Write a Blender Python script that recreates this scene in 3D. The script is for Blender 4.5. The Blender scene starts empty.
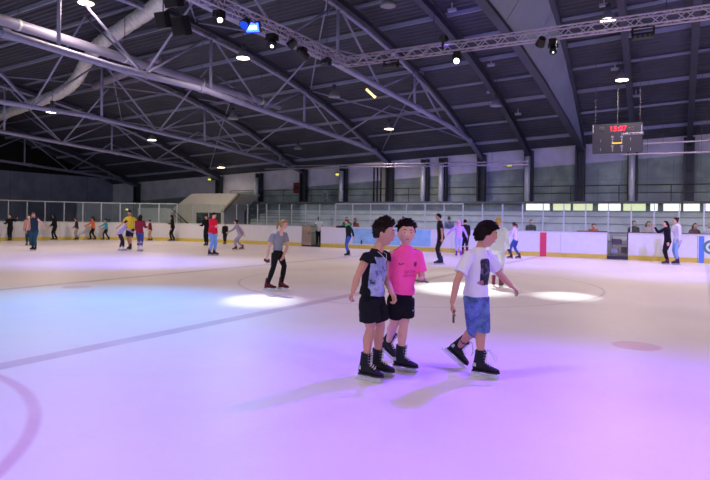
import bpy, bmesh, math, random
from mathutils import Vector, Matrix, noise
from mathutils.bvhtree import BVHTree
random.seed(7)
V = Vector
SC = bpy.context.scene
COL = SC.collection
PI = math.pi
# ---------------------------------------------------------------- camera
FPX, CX, HY, ROLL, EYE = 600.0, 355.0, 219.0, 0.0142, 1.6
PHI = math.atan(345 / 600)
AX = V((-math.sin(PHI), math.cos(PHI), 0))     # looking direction
RX = V((math.cos(PHI), math.sin(PHI), 0))      # camera right
UP = V((0, 0, 1))
CAM = V((0, 0, EYE))

def ray(px, py):
    dx, dy = px - CX, py - HY
    u = dx * math.cos(ROLL) + dy * math.sin(ROLL)
    v = -dx * math.sin(ROLL) + dy * math.cos(ROLL)
    return AX + RX * (u / FPX) - UP * (v / FPX)

def at_depth(px, py, d): return CAM + ray(px, py) * d
def at_z(px, py, z):
    r = ray(px, py); return CAM + r * ((z - EYE) / r.z)
def at_y(px, py, y):
    r = ray(px, py); return CAM + r * (y / r.y)
def at_x(px, py, x):
    r = ray(px, py); return CAM + r * (x / r.x)
def ground(px, py): return at_z(px, py, 0.0)

cd = bpy.data.cameras.new('camera')
cam = bpy.data.objects.new('camera', cd); COL.objects.link(cam)
R_ = RX * math.cos(ROLL) + UP * math.sin(ROLL)
U_ = UP * math.cos(ROLL) - RX * math.sin(ROLL)
mw = Matrix((R_, U_, -AX)).transposed().to_4x4(); mw.translation = CAM
cam.matrix_world = mw
cd.sensor_width = 36; cd.sensor_fit = 'HORIZONTAL'
cd.lens = FPX / 710 * 36
cd.shift_y = -(240 - HY) / 710
cd.clip_end = 300; cd.clip_start = 0.05
cd.dof.use_dof = True; cd.dof.focus_distance = 6.1; cd.dof.aperture_fstop = 4.0
SC.camera = cam

# ---------------------------------------------------------------- materials
MATS = {}
def srgb(c):
    return tuple((x / 12.92 if x <= 0.04045 else ((x + 0.055) / 1.055) ** 2.4) for x in c)

def mat(name, col, rough=0.6, metal=0.0, var=0.0, scale=8.0, bump=0.0, bscale=40.0, emit=None, estr=0.0, spec=0.5, sub=0.0):
    """principled material with procedural colour variation and bump (colours in sRGB)"""
    if name in MATS: return MATS[name]
    m = bpy.data.materials.new(name); m.use_nodes = True
    nt = m.node_tree; N = nt.nodes; L = nt.links
    b = N['Principled BSDF']
    c = srgb(col)
    b.inputs['Base Color'].default_value = (*c, 1)
    b.inputs['Roughness'].default_value = rough
    b.inputs['Metallic'].default_value = metal
    b.inputs['Specular IOR Level'].default_value = spec
    if sub:
        b.inputs['Subsurface Weight'].default_value = sub
        b.inputs['Subsurface Radius'].default_value = (0.012, 0.005, 0.003)
        b.inputs['Subsurface Scale'].default_value = 0.6
    tc = N.new('ShaderNodeTexCoord')
    if var:
        no = N.new('ShaderNodeTexNoise'); no.inputs['Scale'].default_value = scale
        no.inputs['Detail'].default_value = 4
        L.new(tc.outputs['Object'], no.inputs['Vector'])
        r = N.new('ShaderNodeValToRGB')
        lo = tuple(max(0, x * (1 - var)) for x in c); hi = tuple(min(1, x * (1 + var)) for x in c)
        r.color_ramp.elements[0].position = .3; r.color_ramp.elements[0].color = (*lo, 1)
        r.color_ramp.elements[1].position = .7; r.color_ramp.elements[1].color = (*hi, 1)
        L.new(no.outputs['Fac'], r.inputs['Fac']); L.new(r.outputs['Color'], b.inputs['Base Color'])
    if bump:
        n2 = N.new('ShaderNodeTexNoise'); n2.inputs['Scale'].default_value = bscale
        L.new(tc.outputs['Object'], n2.inputs['Vector'])
        bp = N.new('ShaderNodeBump'); bp.inputs['Strength'].default_value = bump
        bp.inputs['Distance'].default_value = 0.01
        L.new(n2.outputs['Fac'], bp.inputs['Height']); L.new(bp.outputs['Normal'], b.inputs['Normal'])
    if emit:
        b.inputs['Emission Color'].default_value = (*srgb(emit), 1)
        b.inputs['Emission Strength'].default_value = estr
    MATS[name] = m
    return m

class G:
    """tiny node graph helper"""
    def __init__(s, nt): s.nt = nt; s.N = nt.nodes; s.L = nt.links
    def math(s, op, a, b=None, c=None):
        n = s.N.new('ShaderNodeMath'); n.operation = op
        for i, x in enumerate((a, b, c)):
            if x is None: continue
            if isinstance(x, (int, float)): n.inputs[i].default_value = x
            else: s.L.new(x, n.inputs[i])
        return n.outputs[0]
    def step(s, x, e0, e1, o0=0.0, o1=1.0):
        n = s.N.new('ShaderNodeMapRange'); n.interpolation_type = 'SMOOTHSTEP'
        s.L.new(x, n.inputs['Value'])
        n.inputs['From Min'].default_value = e0; n.inputs['From Max'].default_value = e1
        n.inputs['To Min'].default_value = o0; n.inputs['To Max'].default_value = o1
        return n.outputs['Result']
    def mix(s, f, a, b):
        n = s.N.new('ShaderNodeMix'); n.data_type = 'RGBA'
        if isinstance(f, (int, float)): n.inputs[0].default_value = f
        else: s.L.new(f, n.inputs[0])
        for i, x in ((6, a), (7, b)):
            if isinstance(x, tuple): n.inputs[i].default_value = (*srgb(x), 1)
            else: s.L.new(x, n.inputs[i])
        return n.outputs[2]
    def noise(s, vec, scale, detail=3, rough=.5):
        n = s.N.new('ShaderNodeTexNoise'); n.inputs['Scale'].default_value = scale
        n.inputs['Detail'].default_value = detail; n.inputs['Roughness'].default_value = rough
        s.L.new(vec, n.inputs['Vector']); return n.outputs['Fac']

def new_mat(name):
    m = bpy.data.materials.new(name); m.use_nodes = True
    MATS[name] = m
    return m, G(m.node_tree), m.node_tree.nodes['Principled BSDF']

# ---------------------------------------------------------------- mesh helpers
class MB:
    def __init__(s): s.v = []; s.f = []; s.mi = []
    def add(s, vs, fs, mi=0):
        o = len(s.v); s.v += [V(p) for p in vs]; s.f += [tuple(i + o for i in f) for f in fs]
        s.mi += [mi] * len(fs); return s
    def box(s, c, size, rot=None, mi=0):
        hx, hy, hz = (x / 2 for x in size); c = V(c)
        pts = [V((x, y, z)) for z in (-hz, hz) for y in (-hy, hy) for x in (-hx, hx)]
        if rot is not None: pts = [rot @ p for p in pts]
        return s.add([c + p for p in pts], [(0, 2, 3, 1), (4, 5, 7, 6), (0, 1, 5, 4), (2, 6, 7, 3), (0, 4, 6, 2), (1, 3, 7, 5)], mi)
    def bar(s, a, b, w, h, up=UP, mi=0):
        a, b = V(a), V(b); d = (b - a); l = d.length; d.normalize()
        x = d.cross(up)
        if x.length < 1e-4: x = d.cross(V((1, 0, 0)))
        x.normalize(); y = x.cross(d).normalized()
        rot = Matrix((x, d, y)).transposed()
        return s.box((a + b) / 2, (w, l, h), rot, mi)
    def prism(s, poly, d, mi=0):
        """poly: list of 3D points (planar), d: extrusion vector"""
        n = len(poly); poly = [V(p) for p in poly]; d = V(d)
        fs = [tuple(range(n))[::-1], tuple(range(n, 2 * n))] + [(i, (i + 1) % n, n + (i + 1) % n, n + i) for i in range(n)]
        return s.add(poly + [p + d for p in poly], fs, mi)
    def loft(s, rings, mi=0, closed=False):
        """rings: lists of equal point count"""
        n = len(rings[0]); vs = [p for r in rings for p in r]; fs = []
        for i in range(len(rings) - 1):
            for j in range(n):
                k = (j + 1) % n
                fs.append((i * n + j, i * n + k, (i + 1) * n + k, (i + 1) * n + j))
        fs.append(tuple(range(n))[::-1]); m = (len(rings) - 1) * n
        fs.append(tuple(range(m, m + n)))
        return s.add(vs, fs, mi)
    def tube(s, pts, rad, n=10, mi=0, flat=1.0, ref=None):
        pts = [V(p) for p in pts]
        if not isinstance(rad, (list, tuple)): rad = [rad] * len(pts)
        rings = []; prev = ref
        for i, p in enumerate(pts):
            a = pts[max(0, i - 1)]; b = pts[min(len(pts) - 1, i + 1)]
            d = (b - a)
            if d.length < 1e-7: d = V((0, 0, 1))
            d.normalize()
            if prev is None:
                prev = V((0, 0, 1)) if abs(d.z) < .9 else V((1, 0, 0))
            x = prev - d * prev.dot(d)
            if x.length < 1e-4: x = d.orthogonal()
            x.normalize(); y = d.cross(x); prev = x
            rings.append([p + (x * math.cos(t) + y * math.sin(t) * flat) * rad[i] for t in (2 * PI * j / n for j in range(n))])
        return s.loft(rings, mi)
    def ball(s, c, r, rot=None, nu=14, nv=9, mi=0):
        if not isinstance(r, (tuple, list)): r = (r, r, r)
        c = V(c); vs = []
        for i in range(1, nv):
            t = PI * i / nv
            for j in range(nu):
                a = 2 * PI * j / nu
                p = V((r[0] * math.sin(t) * math.cos(a), r[1] * math.sin(t) * math.sin(a), r[2] * math.cos(t)))
                vs.append(c + (rot @ p if rot is not None else p))
        fs = []
        for i in range(nv - 2):
            for j in range(nu):
                k = (j + 1) % nu
                fs.append((i * nu + j, (i + 1) * nu + j, (i + 1) * nu + k, i * nu + k))
        top = V((0, 0, r[2])); bot = -top
        if rot is not None: top, bot = rot @ top, rot @ bot
        o = len(vs); vs += [c + top, c + bot]
        for j in range(nu):
            k = (j + 1) % nu
            fs.append((o, j, k)); b = (nv - 2) * nu; fs.append((o + 1, b + k, b + j))
        return s.add(vs, fs, mi)
    def mesh(s, name, mats=(), off=None, smooth=False):
        me = bpy.data.meshes.new(name)
        o = V(off) if off is not None else V((0, 0, 0))
        me.from_pydata([tuple(p - o) for p in s.v], [], s.f)
        for m in mats: me.materials.append(m)
        if any(s.mi): me.polygons.foreach_set('material_index', s.mi)
        if smooth: me.polygons.foreach_set('use_smooth', [True] * len(me.polygons))
        me.update()
        return me
    def obj(s, name, m, parent=None, smooth=False, loc=None):
        """link as one object; verts are given in world space (or relative to the parent chain root when parent given)"""
        mats = m if isinstance(m, (list, tuple)) else (m,)
        base = V((0, 0, 0))
        if loc is not None: base = V(loc)
        elif parent is not None: base = origin(parent)
        me = s.mesh(name, mats, base, smooth)
        o = bpy.data.objects.new(name, me); COL.objects.link(o)
        if parent is not None:
            o.parent = parent
        else:
            o.location = base
        return o

def origin(o):
    p = V(o.location)
    while o.parent is not None: o = o.parent; p = p + V(o.location)
    return p

def tag(o, label, cat, group=None, kind=None):
    o['label'] = label; o['category'] = cat
    if group: o['group'] = group
    if kind: o['kind'] = kind
    return o
def thing(name, label, cat, loc=(0, 0, 0), group=None):
    o = bpy.data.objects.new(name, None); COL.objects.link(o); o.location = V(loc)
    o.empty_display_size = .2
    return tag(o, label, cat, group)
def struct(o):
    o['kind'] = 'structure'; return o

def remeshed(mb, voxel, name, mats=(), off=None, smooth_it=2, disp=0.0, dscale=.1, smooth=True):
    """voxel union of the closed shapes in mb -> one continuous mesh"""
    me = mb.mesh('tmp', (), off)
    o = bpy.data.objects.new('tmp', me); COL.objects.link(o)
    r = o.modifiers.new('r', 'REMESH'); r.mode = 'VOXEL'; r.voxel_size = voxel; r.adaptivity = 0
    if smooth_it:
        sm = o.modifiers.new('s', 'SMOOTH'); sm.factor = .5; sm.iterations = smooth_it
    dg = bpy.context.evaluated_depsgraph_get(); dg.update()
    ev = o.evaluated_get(dg)
    out = bpy.data.meshes.new_from_object(ev, preserve_all_data_layers=False, depsgraph=dg)
    out.name = name
    bpy.data.objects.remove(o); bpy.data.meshes.remove(me)
    out.materials.clear()
    for m in (mats if isinstance(mats, (list, tuple)) else (mats,)): out.materials.append(m)
    if disp:
        out.update()
        ns = [v.normal.copy() for v in out.vertices]
        for v, n in zip(out.vertices, ns):
            k = noise.noise(v.co / dscale) + .5 * noise.noise(v.co * 2.3 / dscale)
            v.co += n * k * disp
    if smooth: out.polygons.foreach_set('use_smooth', [True] * len(out.polygons))
    out.update()
    return out

def add_mesh(name, me, parent):
    o = bpy.data.objects.new(name, me); COL.objects.link(o); o.parent = parent; return o
# ================================================================ hall
YW = 34.5          # far wall
XL = -44.0         # left end wall
XR = 30.0
def eave(x): return 6.05 + .04 * x
def arch(y): return 4.2 * (1 - ((20.3 - (YW - y)) / 20.3) ** 2)
def roof(x, y): return eave(x) + arch(y)

# --- ice
m, g, b = new_mat('ice')
tc = g.N.new('ShaderNodeTexCoord'); P = tc.outputs['Object']
sx = g.N.new('ShaderNodeSeparateXYZ'); g.L.new(P, sx.inputs[0]); X_, Y_ = sx.outputs[0], sx.outputs[1]
def band(c, at, half, soft=.02):
    return g.step(g.math('ABSOLUTE', g.math('SUBTRACT', c, at)), half - soft, half + soft, 1, 0)
def dist(x, y):
    n = g.N.new('ShaderNodeVectorMath'); n.operation = 'DISTANCE'; g.L.new(P, n.inputs[0]); n.inputs[1].default_value = (x, y, 0)
    return n.outputs['Value']
def ring(x, y, r, half, soft=.02):
    return g.step(g.math('ABSOLUTE', g.math('SUBTRACT', dist(x, y), r)), half - soft, half + soft, 1, 0)
big = g.noise(P, .35, 3); fine = g.noise(P, 2.2, 5, .65)
colr = g.mix(g.step(big, .35, .65), (.880, .865, .880), (.910, .900, .905))
colr = g.mix(g.math('MULTIPLY', g.step(fine, .55, .75), .25), colr, (.84, .83, .85))
fade = g.step(g.noise(P, 1.1, 4), .2, .7, .55, 1.0)
def paint(colr, mask, c, k):
    return g.mix(g.math('MULTIPLY', g.math('MULTIPLY', mask, k), fade), colr, c)
colr = paint(colr, band(X_, -6.35, .14, .03), (.58, .38, .50), .42)
colr = paint(colr, band(X_, -12.8, .13, .03), (.42, .36, .46), .42)
colr = paint(colr, band(X_, .33, .14, .03), (.42, .42, .66), .3)
colr = paint(colr, ring(-6.35, 14.25, 4.5, .03, .02), (.35, .30, .50), .35)
colr = paint(colr, ring(-6.35, .1, 3.3, .05, .03), (.70, .30, .52), .42)
for dx, dy in ((-.7, 8.62), (-12.0, 8.5)):
    colr = paint(colr, g.step(dist(dx, dy), .27, .33, 1, 0), (.74, .38, .44), .40)
g.L.new(colr, b.inputs['Base Color'])
b.inputs['Roughness'].default_value = .42
b.inputs['Specular IOR Level'].default_value = .35
sc_ = g.N.new('ShaderNodeMapping'); sc_.inputs['Scale'].default_value = (1, 14, 1); sc_.inputs['Rotation'].default_value = (0, 0, .5)
g.L.new(P, sc_.inputs[0]); scr = g.noise(sc_.outputs[0], 3, 4)
g.L.new(g.step(scr, .3, .7, .34, .50), b.inputs['Roughness'])
bp = g.N.new('ShaderNodeBump'); bp.inputs['Strength'].default_value = .12; bp.inputs['Distance'].default_value = .01
g.L.new(scr, bp.inputs['Height']); g.L.new(bp.outputs[0], b.inputs['Normal'])
ICE = m

# rink outline (barrier path): left end, corner, far side, corner, right end
def rink_path():
    pts = [V((-36, y, 0)) for y in (3.0, 8, 14, 18)]
    n = 14
    for i in range(n + 1):
        t = PI - (PI / 2) * i / n; pts.append(V((-28 + 8 * math.cos(t), 20.3 + 8 * math.sin(t), 0)))
    pts += [V((x, 28.3, 0)) for x in range(-26, 16, 2)]
    for i in range(n + 1):
        t = PI / 2 - (PI / 2) * i / n; pts.append(V((16 + 8 * math.cos(t), 20.3 + 8 * math.sin(t), 0)))
    pts += [V((24, y, 0)) for y in (18, 14, 8, 3.0)]
    return pts
PATH = rink_path()
def barrier_hit(px):
    """ground point where the vertical plane through image column px meets the barrier"""
    d = ray(px, HY + ROLL * (px - CX)); d = V((d.x, d.y, 0)).normalized(); best = None
    for a, c in zip(PATH, PATH[1:]):
        e = c - a; den = d.x * e.y - d.y * e.x
        if abs(den) < 1e-9: continue
        t = (a.x * e.y - a.y * e.x) / den; s = (a.x * d.y - a.y * d.x) / den
        if t > 0 and -1e-6 <= s <= 1 + 1e-6 and (best is None or t > best[0]): best = (t, a + e * s, e.normalized())
    return best[1], best[2]

mb = MB()
poly = [V((p.x, p.y, -.03)) for p in PATH] + [V((24, .2, -.03)), V((-36, .2, -.03))]
mb.prism(poly, (0, 0, .03))
struct(mb.obj('floor_ice', ICE))
mb = MB().box((-7, 14, -.08), (76, 42, .1))
struct(mb.obj('floor', mat('rubber_floor', (.24, .25, .27), .85, var=.15, scale=3)))

# --- far wall : concrete panels below, off-white cladding above
m, g, b = new_mat('far_wall'); tc = g.N.new('ShaderNodeTexCoord'); P = tc.outputs['Object']
s3 = g.N.new('ShaderNodeSeparateXYZ'); g.L.new(P, s3.inputs[0])
edge = g.math('SUBTRACT', g.math('SUBTRACT', s3.outputs[2], 5.1), g.math('MULTIPLY', s3.outputs[0], .055))
n1 = g.noise(P, 1.5, 6, .6); n2 = g.noise(P, .5, 2)
conc = g.mix(g.step(n1, .3, .7), (.49, .57, .54), (.62, .70, .66))
conc = g.mix(g.step(n2, .4, .65), conc, (.47, .53, .53))
jx = g.math('ABSOLUTE', g.math('SUBTRACT', g.math('FRACT', g.math('DIVIDE', s3.outputs[0], 1.2)), .5))
conc = g.mix(g.math('MULTIPLY', g.step(jx, .485, .5), .5), conc, (.18, .2, .2))
jz = g.math('ABSOLUTE', g.math('SUBTRACT', g.math('FRACT', g.math('DIVIDE', s3.outputs[2], 1.3)), .5))
conc = g.mix(g.math('MULTIPLY', g.step(jz, .485, .5), .4), conc, (.2, .22, .22))
white = g.mix(g.step(n1, .3, .7), (.74, .75, .80), (.82, .83, .88))
g.L.new(g.mix(g.step(edge, -.02, .02), conc, white), b.inputs['Base Color']); b.inputs['Roughness'].default_value = .8
FARW = m
mb = MB(); mb.prism([V((XL, YW, -.03)), V((XR, YW, -.03)), V((XR, YW, eave(XR))), V((XL, YW, eave(XL)))], (0, .3, 0))
struct(mb.obj('wall_far', FARW))

m, g, b = new_mat('left_wall'); tc = g.N.new('ShaderNodeTexCoord'); P = tc.outputs['Object']
s3 = g.N.new('ShaderNodeSeparateXYZ'); g.L.new(P, s3.inputs[0])
n1 = g.noise(P, .8, 5, .6)
c1 = g.mix(g.step(n1, .3, .7), (.52, .55, .66), (.62, .65, .78))
jy = g.math('ABSOLUTE', g.math('SUBTRACT', g.math('FRACT', g.math('DIVIDE', s3.outputs[1], 3.2)), .5))
c1 = g.mix(g.math('MULTIPLY', g.step(jy, .49, .5), .6), c1, (.08, .09, .1))
g.L.new(g.mix(g.step(s3.outputs[2], 4.75, 4.8), c1, (.05, .05, .055)), b.inputs['Base Color']); b.inputs['Roughness'].default_value = .7  # top of the wall blackened: the shadow under the roof, put into its colour
LEFTW = m
def end_wall(x, dx, name, mt):
    ys = [-6 + 40.5 * i / 24 for i in range(25)]
    poly = [V((x, -6, -.03)), V((x, YW, -.03))] + [V((x, y, roof(x, y) - .02)) for y in reversed(ys)]
    mb = MB(); mb.prism(poly, (dx, 0, 0)); return struct(mb.obj(name, mt))
end_wall(XL, -.3, 'wall_left', LEFTW)
end_wall(XR, .3, 'wall_right', LEFTW)

# --- corrugated roof deck
mb = MB(); rows = []
nfold = 150; Y0 = -6.0
for i in range(nfold + 1):
    y = Y0 + (YW + .3 - Y0) * i / nfold; st = (YW - Y0) / nfold
    rows += [(y, 0), (y + st * .35, 0), (y + st * .5, .07), (y + st * .85, .07)]
vs = []; 
for y, dz in rows:
    yy = min(y, YW + .3)
    for x in (XL - .3, XR + .3): vs.append(V((x, yy, roof(x, yy) + dz)))
    for x in (XR + .3, XL - .3): vs.append(V((x, yy, roof(x, yy) + dz + .12)))
nr = len(rows); fs = []
for i in range(nr - 1):
    for k in range(4): fs.append((4 * i + k, 4 * i + (k + 1) % 4, 4 * i + 4 + (k + 1) % 4, 4 * i + 4 + k))
mb.add(vs, fs)
DECK = mat('roof_deck', (.25, .26, .32), .75, var=.25, scale=.6)
struct(mb.obj('ceiling', DECK))

# --- structural steel
STEEL = mat('painted_steel', (.56, .57, .70), .5, metal=.1, var=.08, scale=2)
DARKS = mat('dark_painted_steel', (.25, .26, .33), .5, metal=.2, var=.1, scale=2)
COLM = mat('column_steel', (.17, .20, .22), .5, metal=.2, var=.1, scale=2)
PURL = mat('purlin_steel', (.54, .57, .67), .5, metal=.1, var=.1, scale=1)

def wall_x(px): return at_y(px, 180, YW).x
def ibeam(mb, pts, h, w):
    """I section following pts in a plane of constant x; pts on top flange"""
    for a, c in zip(pts, pts[1:]):
        d = (c - a).normalized() * .03
        mb.bar(a - V((0, 0, .02)) - d, c - V((0, 0, .02)) + d, w, .04)
        mb.bar(a - V((0, 0, h)) - d, c - V((0, 0, h)) + d, w, .04)
        mb.bar(a - V((0, 0, h / 2)) - d, c - V((0, 0, h / 2)) + d, .03, h)
def roof_pts(x, ys, dz): return [V((x, y, roof(x, y) + dz)) for y in ys]
YS = [YW - .25] + [33, 31, 28.5, 26, 23, 20, 17, 14, 11, 8, 5, 2, -1, -4, -6]

# straight arched beams on the right half
beam_lab = {530: 'dark arched roof beam landing on the column with a silver duct left of the deep girder',
            633: 'dark arched roof beam running down behind the hanging scoreboard',
            689: 'dark arched roof beam nearest the right edge of the picture'}
for px, kx in ((530, 0), (633, .055), (689, .03)):
    x = wall_x(px); mb = MB(); ibeam(mb, [V((x + kx * (YW - y), y, roof(x, y) - .22)) for y in YS], .40, .24)
    tag(mb.obj('roof_beam', DARKS, loc=(x, YW, eave(x))), beam_lab[px], 'beam', 'arched roof beams')
for x in (3.0, 8.0):
    mb = MB(); ibeam(mb, roof_pts(x, YS, -.22), .40, .24)
    tag(mb.obj('roof_beam', DARKS, loc=(x, YW, eave(x))), 'dark arched roof beam just outside the right of the picture', 'beam', 'arched roof beams')

# deep girder with plate panel
x = wall_x(583)
t = thing('deep_roof_girder', 'deep plated roof girder with pale side panels, left of the scoreboard', 'beam', (x, YW, 5))
bot = [(YW - .3, 5.45), (30, 6.25), (25, 7.1), (20, 7.75), (15, 8.1), (10, 8.1), (5, 7.4), (0, 6.5), (-6, 5.0)]
mb = MB()
for (y0, z0), (y1, z1) in zip(bot, bot[1:]): mb.bar((x, y0 + .05, z0), (x, y1 - .05, z1), .30, .14)
mb.obj('bottom_flange', DARKS, t)
PLATE = mat('girder_plate', (.58, .62, .70), .5, metal=.1, var=.08, scale=1.2)
def bz(y):
    for (y0, z0), (y1, z1) in zip(bot, bot[1:]):
        if y <= y0 and y >= y1: return z0 + (z1 - z0) * (y0 - y) / (y0 - y1)
    return bot[-1][1]
yy = YW - .6; 
while yy > -5:
    y2 = max(yy - 3.0, -6.0); a = yy; c = y2 + .04
    mb = MB(); k = [a + (c - a) * i / 4 for i in range(5)]
    mb.prism([V((x - .05, q, bz(q) + .05)) for q in k] + [V((x - .05 + .075 * (YW - q), q, roof(x, q) - .20)) for q in reversed(k)], (.10, 0, 0))
    mb.obj('side_panel', PLATE, t); yy = y2
mb = MB(); ibeam(mb, [V((x + .075 * (YW - y), y, roof(x, y) - .08)) for y in YS], .24, .30); mb.obj('top_flange', DARKS, t)

# tube trusses on the left half
CH = [(YW - .35, 5.35), (32, 5.75), (28.8, 6.0), (25, 6.25), (21.3, 6.45), (17.5, 6.65), (13.4, 6.6), (9.75, 6.72), (4, 6.5), (-2, 6.0), (-6, 5.4)]
def chz(y, off):
    for (y0, z0), (y1, z1) in zip(CH, CH[1:]):
        if y1 <= y <= y0: return off + z0 + (z1 - z0) * (y0 - y) / (y0 - y1)
    return CH[-1][1] + off
TR = {483: (.42, .115, 'roof truss whose tube chord drops from the lighting rig towards the middle columns'),
      392: (0, .12, 'big tubular roof truss whose lower chord kinks near the top left and crosses the middle'),
      306: (-.6, .10, 'tubular roof truss crossing the upper left behind the silver duct elbow'),
      222: (-.75, .10, 'tubular roof truss passing low in front of the dark left wall'),
      140: (-1.2, .09, 'farthest tubular roof truss by the dark left end wall')}
TX = {}
for px, (off, r, lab) in TR.items():
    x = wall_x(px); TX[px] = x
    t = thing('roof_truss', lab, 'roof truss', (x, YW, 5), 'tubular roof trusses')
    k = lambda y: V((x, y, min(chz(y, off), roof(x, y) - .5)))
    pts = [k(y) for y, z in CH]
    MB().tube(pts, r, 14).obj('bottom_chord', STEEL, t, smooth=True)
    for p in pts[1:-1:2]: MB().tube([p + V((0, -.12, 0)), p + V((0, .12, 0))], r + .035, 14).obj('chord_collar', STEEL, t)
    mb = MB(); ibeam(mb, roof_pts(x, YS, -.2), .22, .16); mb.obj('top_chord', DARKS, t)
    # upper tube under the beam
    top = [V((x, y, roof(x, y) - .62)) for y in YS if y < 33.5]
    MB().tube(top, .07, 10).obj('upper_tube', STEEL, t, smooth=True)
    nodes = [31.5, 28, 24.6, 21.3, 18, 14.7, 11.4, 8, 4.5, 1, -2.5]
    for i, y in enumerate(nodes):
        a = k(y); c = V((x, y - (1.2 if i % 2 else 0), roof(x, y) - .5))
        if i % 2 == 0: MB().tube([a, c], .06 if px > 300 else .05, 8).obj('post', STEEL, t, smooth=True)
        if i + 1 < len(nodes):
            y2 = nodes[i + 1]
            if i % 2 == 0: MB().tube([V((x, y, roof(x, y) - .5)), k(y2)], .042, 8).obj('diagonal', STEEL, t, smooth=True)
            else: MB().tube([a, V((x, y2, roof(x, y2) - .5))], .042, 8).obj('diagonal', STEEL, t, smooth=True)

# thin struts from truss bottom chords up to neighbouring frames (fly bracing)
fr = sorted(TX.values())
for xa, xb in zip(fr, fr[1:]):
    offa = [TR[p][0] for p in TX if TX[p] == xa][0]; offb = [TR[p][0] for p in TX if TX[p] == xb][0]
    for y in (28, 21.3, 14.7, 8):
        xm = (xa + xb) / 2
        for (xx, off) in ((xa, offa), (xb, offb)):
            MBt = MB().tube([V((xx, y, chz(y, off))), V((xm, y, roof(xm, y) - .22))], .04, 8)
            tag(MBt.obj('bracing_strut', STEEL, loc=(xx, y, chz(y, off)), smooth=True), 'thin tubular strut rising from a truss chord to the roof', 'strut', 'bracing struts of the left roof trusses')
# purlins running along the hall
for i, y in enumerate([33.2, 31.2, 29.2, 27.2, 25.2, 23.2, 21.2, 19.2, 17.2, 15.2, 13.2, 11.2, 9.2, 7.2, 5.2, 3.2, 1.2]):
    h = .2 if i % 2 == 0 else .12
    mb = MB(); a = V((XL, y, roof(XL, y) - .12)); c = V((XR, y, roof(XR, y) - .12)); mb.bar(a, c, .07, h * .8)
    tag(mb.obj('roof_purlin', PURL, loc=(0, y, roof(0, y))), 'long straight purlin under the corrugated roof', 'purlin', 'roof purlins')
# crossed bracing rods in the roof plane
for (xa, xb) in ((-31.4, -22.6), (-17.2, -11.0)):
    for (y0, y1) in ((33, 25.2), (25.2, 17.2), (17.2, 9.2)):
        for (p, q) in (((xa, y0), (xb, y1)), ((xb, y0), (xa, y1))):
            pts = [V((p[0] + (q[0] - p[0]) * s / 6, p[1] + (q[1] - p[1]) * s / 6, 0)) for s in range(7)]
            pts = [V((w.x, w.y, roof(w.x, w.y) - .27)) for w in pts]
            tag(MB().tube(pts, .03, 6).obj('bracing_rod', STEEL, loc=pts[0], smooth=True), 'thin diagonal bracing rod under the roof deck', 'rod', 'roof bracing rods')

# --- ledge, columns, silver ducts
LEDGE = mat('ledge_concrete', (.40, .43, .43), .8, var=.12, scale=2)
xa, xb = wall_x(236), XR
mb = MB().box(((xa + xb) / 2, YW - .35, 2.66), (xb - xa, .7, .12)); o = struct(mb.obj('trim_1', LEDGE))
SILV = mat('galvanised_duct', (.80, .84, .86), .4, metal=.3, var=.1, scale=5)
clab = {140: 'dark steel wall column farthest left near the hall corner', 222: 'dark steel wall column above the white stair enclosure',
        262: 'dark steel wall column with a silver pipe right of the stair enclosure', 306: 'dark steel wall column right beside the red hose cabinet',
        346: 'dark steel wall column with a silver pipe above the boy pointing left', 392: 'dark steel wall column beside three thin black pipes',
        427: 'left one of the close pair of dark columns with silver pipes', 445: 'right one of the close pair of dark columns with silver pipes',
        483: 'dark steel wall column above the head of the boy in white', 530: 'dark steel wall column with a silver pipe, left of the deep girder',
        581: 'dark steel wall column under the deep plated girder', 633: 'dark steel wall column with a silver pipe below the scoreboard',
        689: 'dark steel wall column nearest the right edge'}
silver = {262, 346, 427, 445, 530, 633}
for px, lab in clab.items():
    x = wall_x(px); z0 = 2.72 if x > xa else -.03; z1 = roof(x, YW - .3) - .25
    mb = MB(); y = YW - .3; h = z1 - z0
    for s in (-1, 1): mb.box((x + s * .19, y, z0 + h / 2), (.10, .34, h))
    mb.box((x, y + .06, z0 + h / 2), (.34, .06, h))
    for k in range(3): mb.box((x, y, z0 + .06 + k * (h - .12) / 2), (.44, .36, .04))
    tag(mb.obj('wall_column', COLM, loc=(x, y, z0)), lab, 'column', 'dark wall columns')
    if px in silver:
        t = thing('ventilation_pipe', 'silver spiral ventilation pipe ' + {262: 'right of the stair enclosure', 346: 'above the boy pointing left', 427: 'left one of the close pair', 445: 'right one of the close pair', 530: 'left of the deep girder', 633: 'below the scoreboard'}[px], 'pipe', (x, y - .26, z0), 'silver ventilation pipes')
        mb = MB().tube([(x, y - .34, z0), (x, y - .34, z1 - .35)], .155, 16); mb.obj('pipe', SILV, t, smooth=True)
        mb = MB(); q = z0 + .3
        while q < z1 - .5: mb.tube([(x, y - .34, q), (x, y - .34, q + .02)], .162, 16); q += .22
        mb.obj('seam', SILV, t)
# thin black pipes and cream panel near column 392
BLK = mat('black_plastic', (.05, .05, .06), .5)
for px in (374.5, 378, 381.5):
    x = wall_x(px); tag(MB().tube([(x, YW - .08, 2.72), (x, YW - .08, 5.0)], .045, 8).obj('downpipe', BLK, loc=(x, YW - .08, 2.72), smooth=True), 'one of three thin black pipes side by side on the far wall', 'pipe', 'three thin black wall pipes')
x = wall_x(385.5); tag(MB().box((x, YW - .05, 3.85), (.45, .1, 2.25)).obj('wall_panel', mat('cream_panel', (.62, .62, .58), .6, var=.05), loc=(x, YW - .05, 2.72)), 'narrow cream panel on the far wall between black pipes and a column', 'panel')
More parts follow.
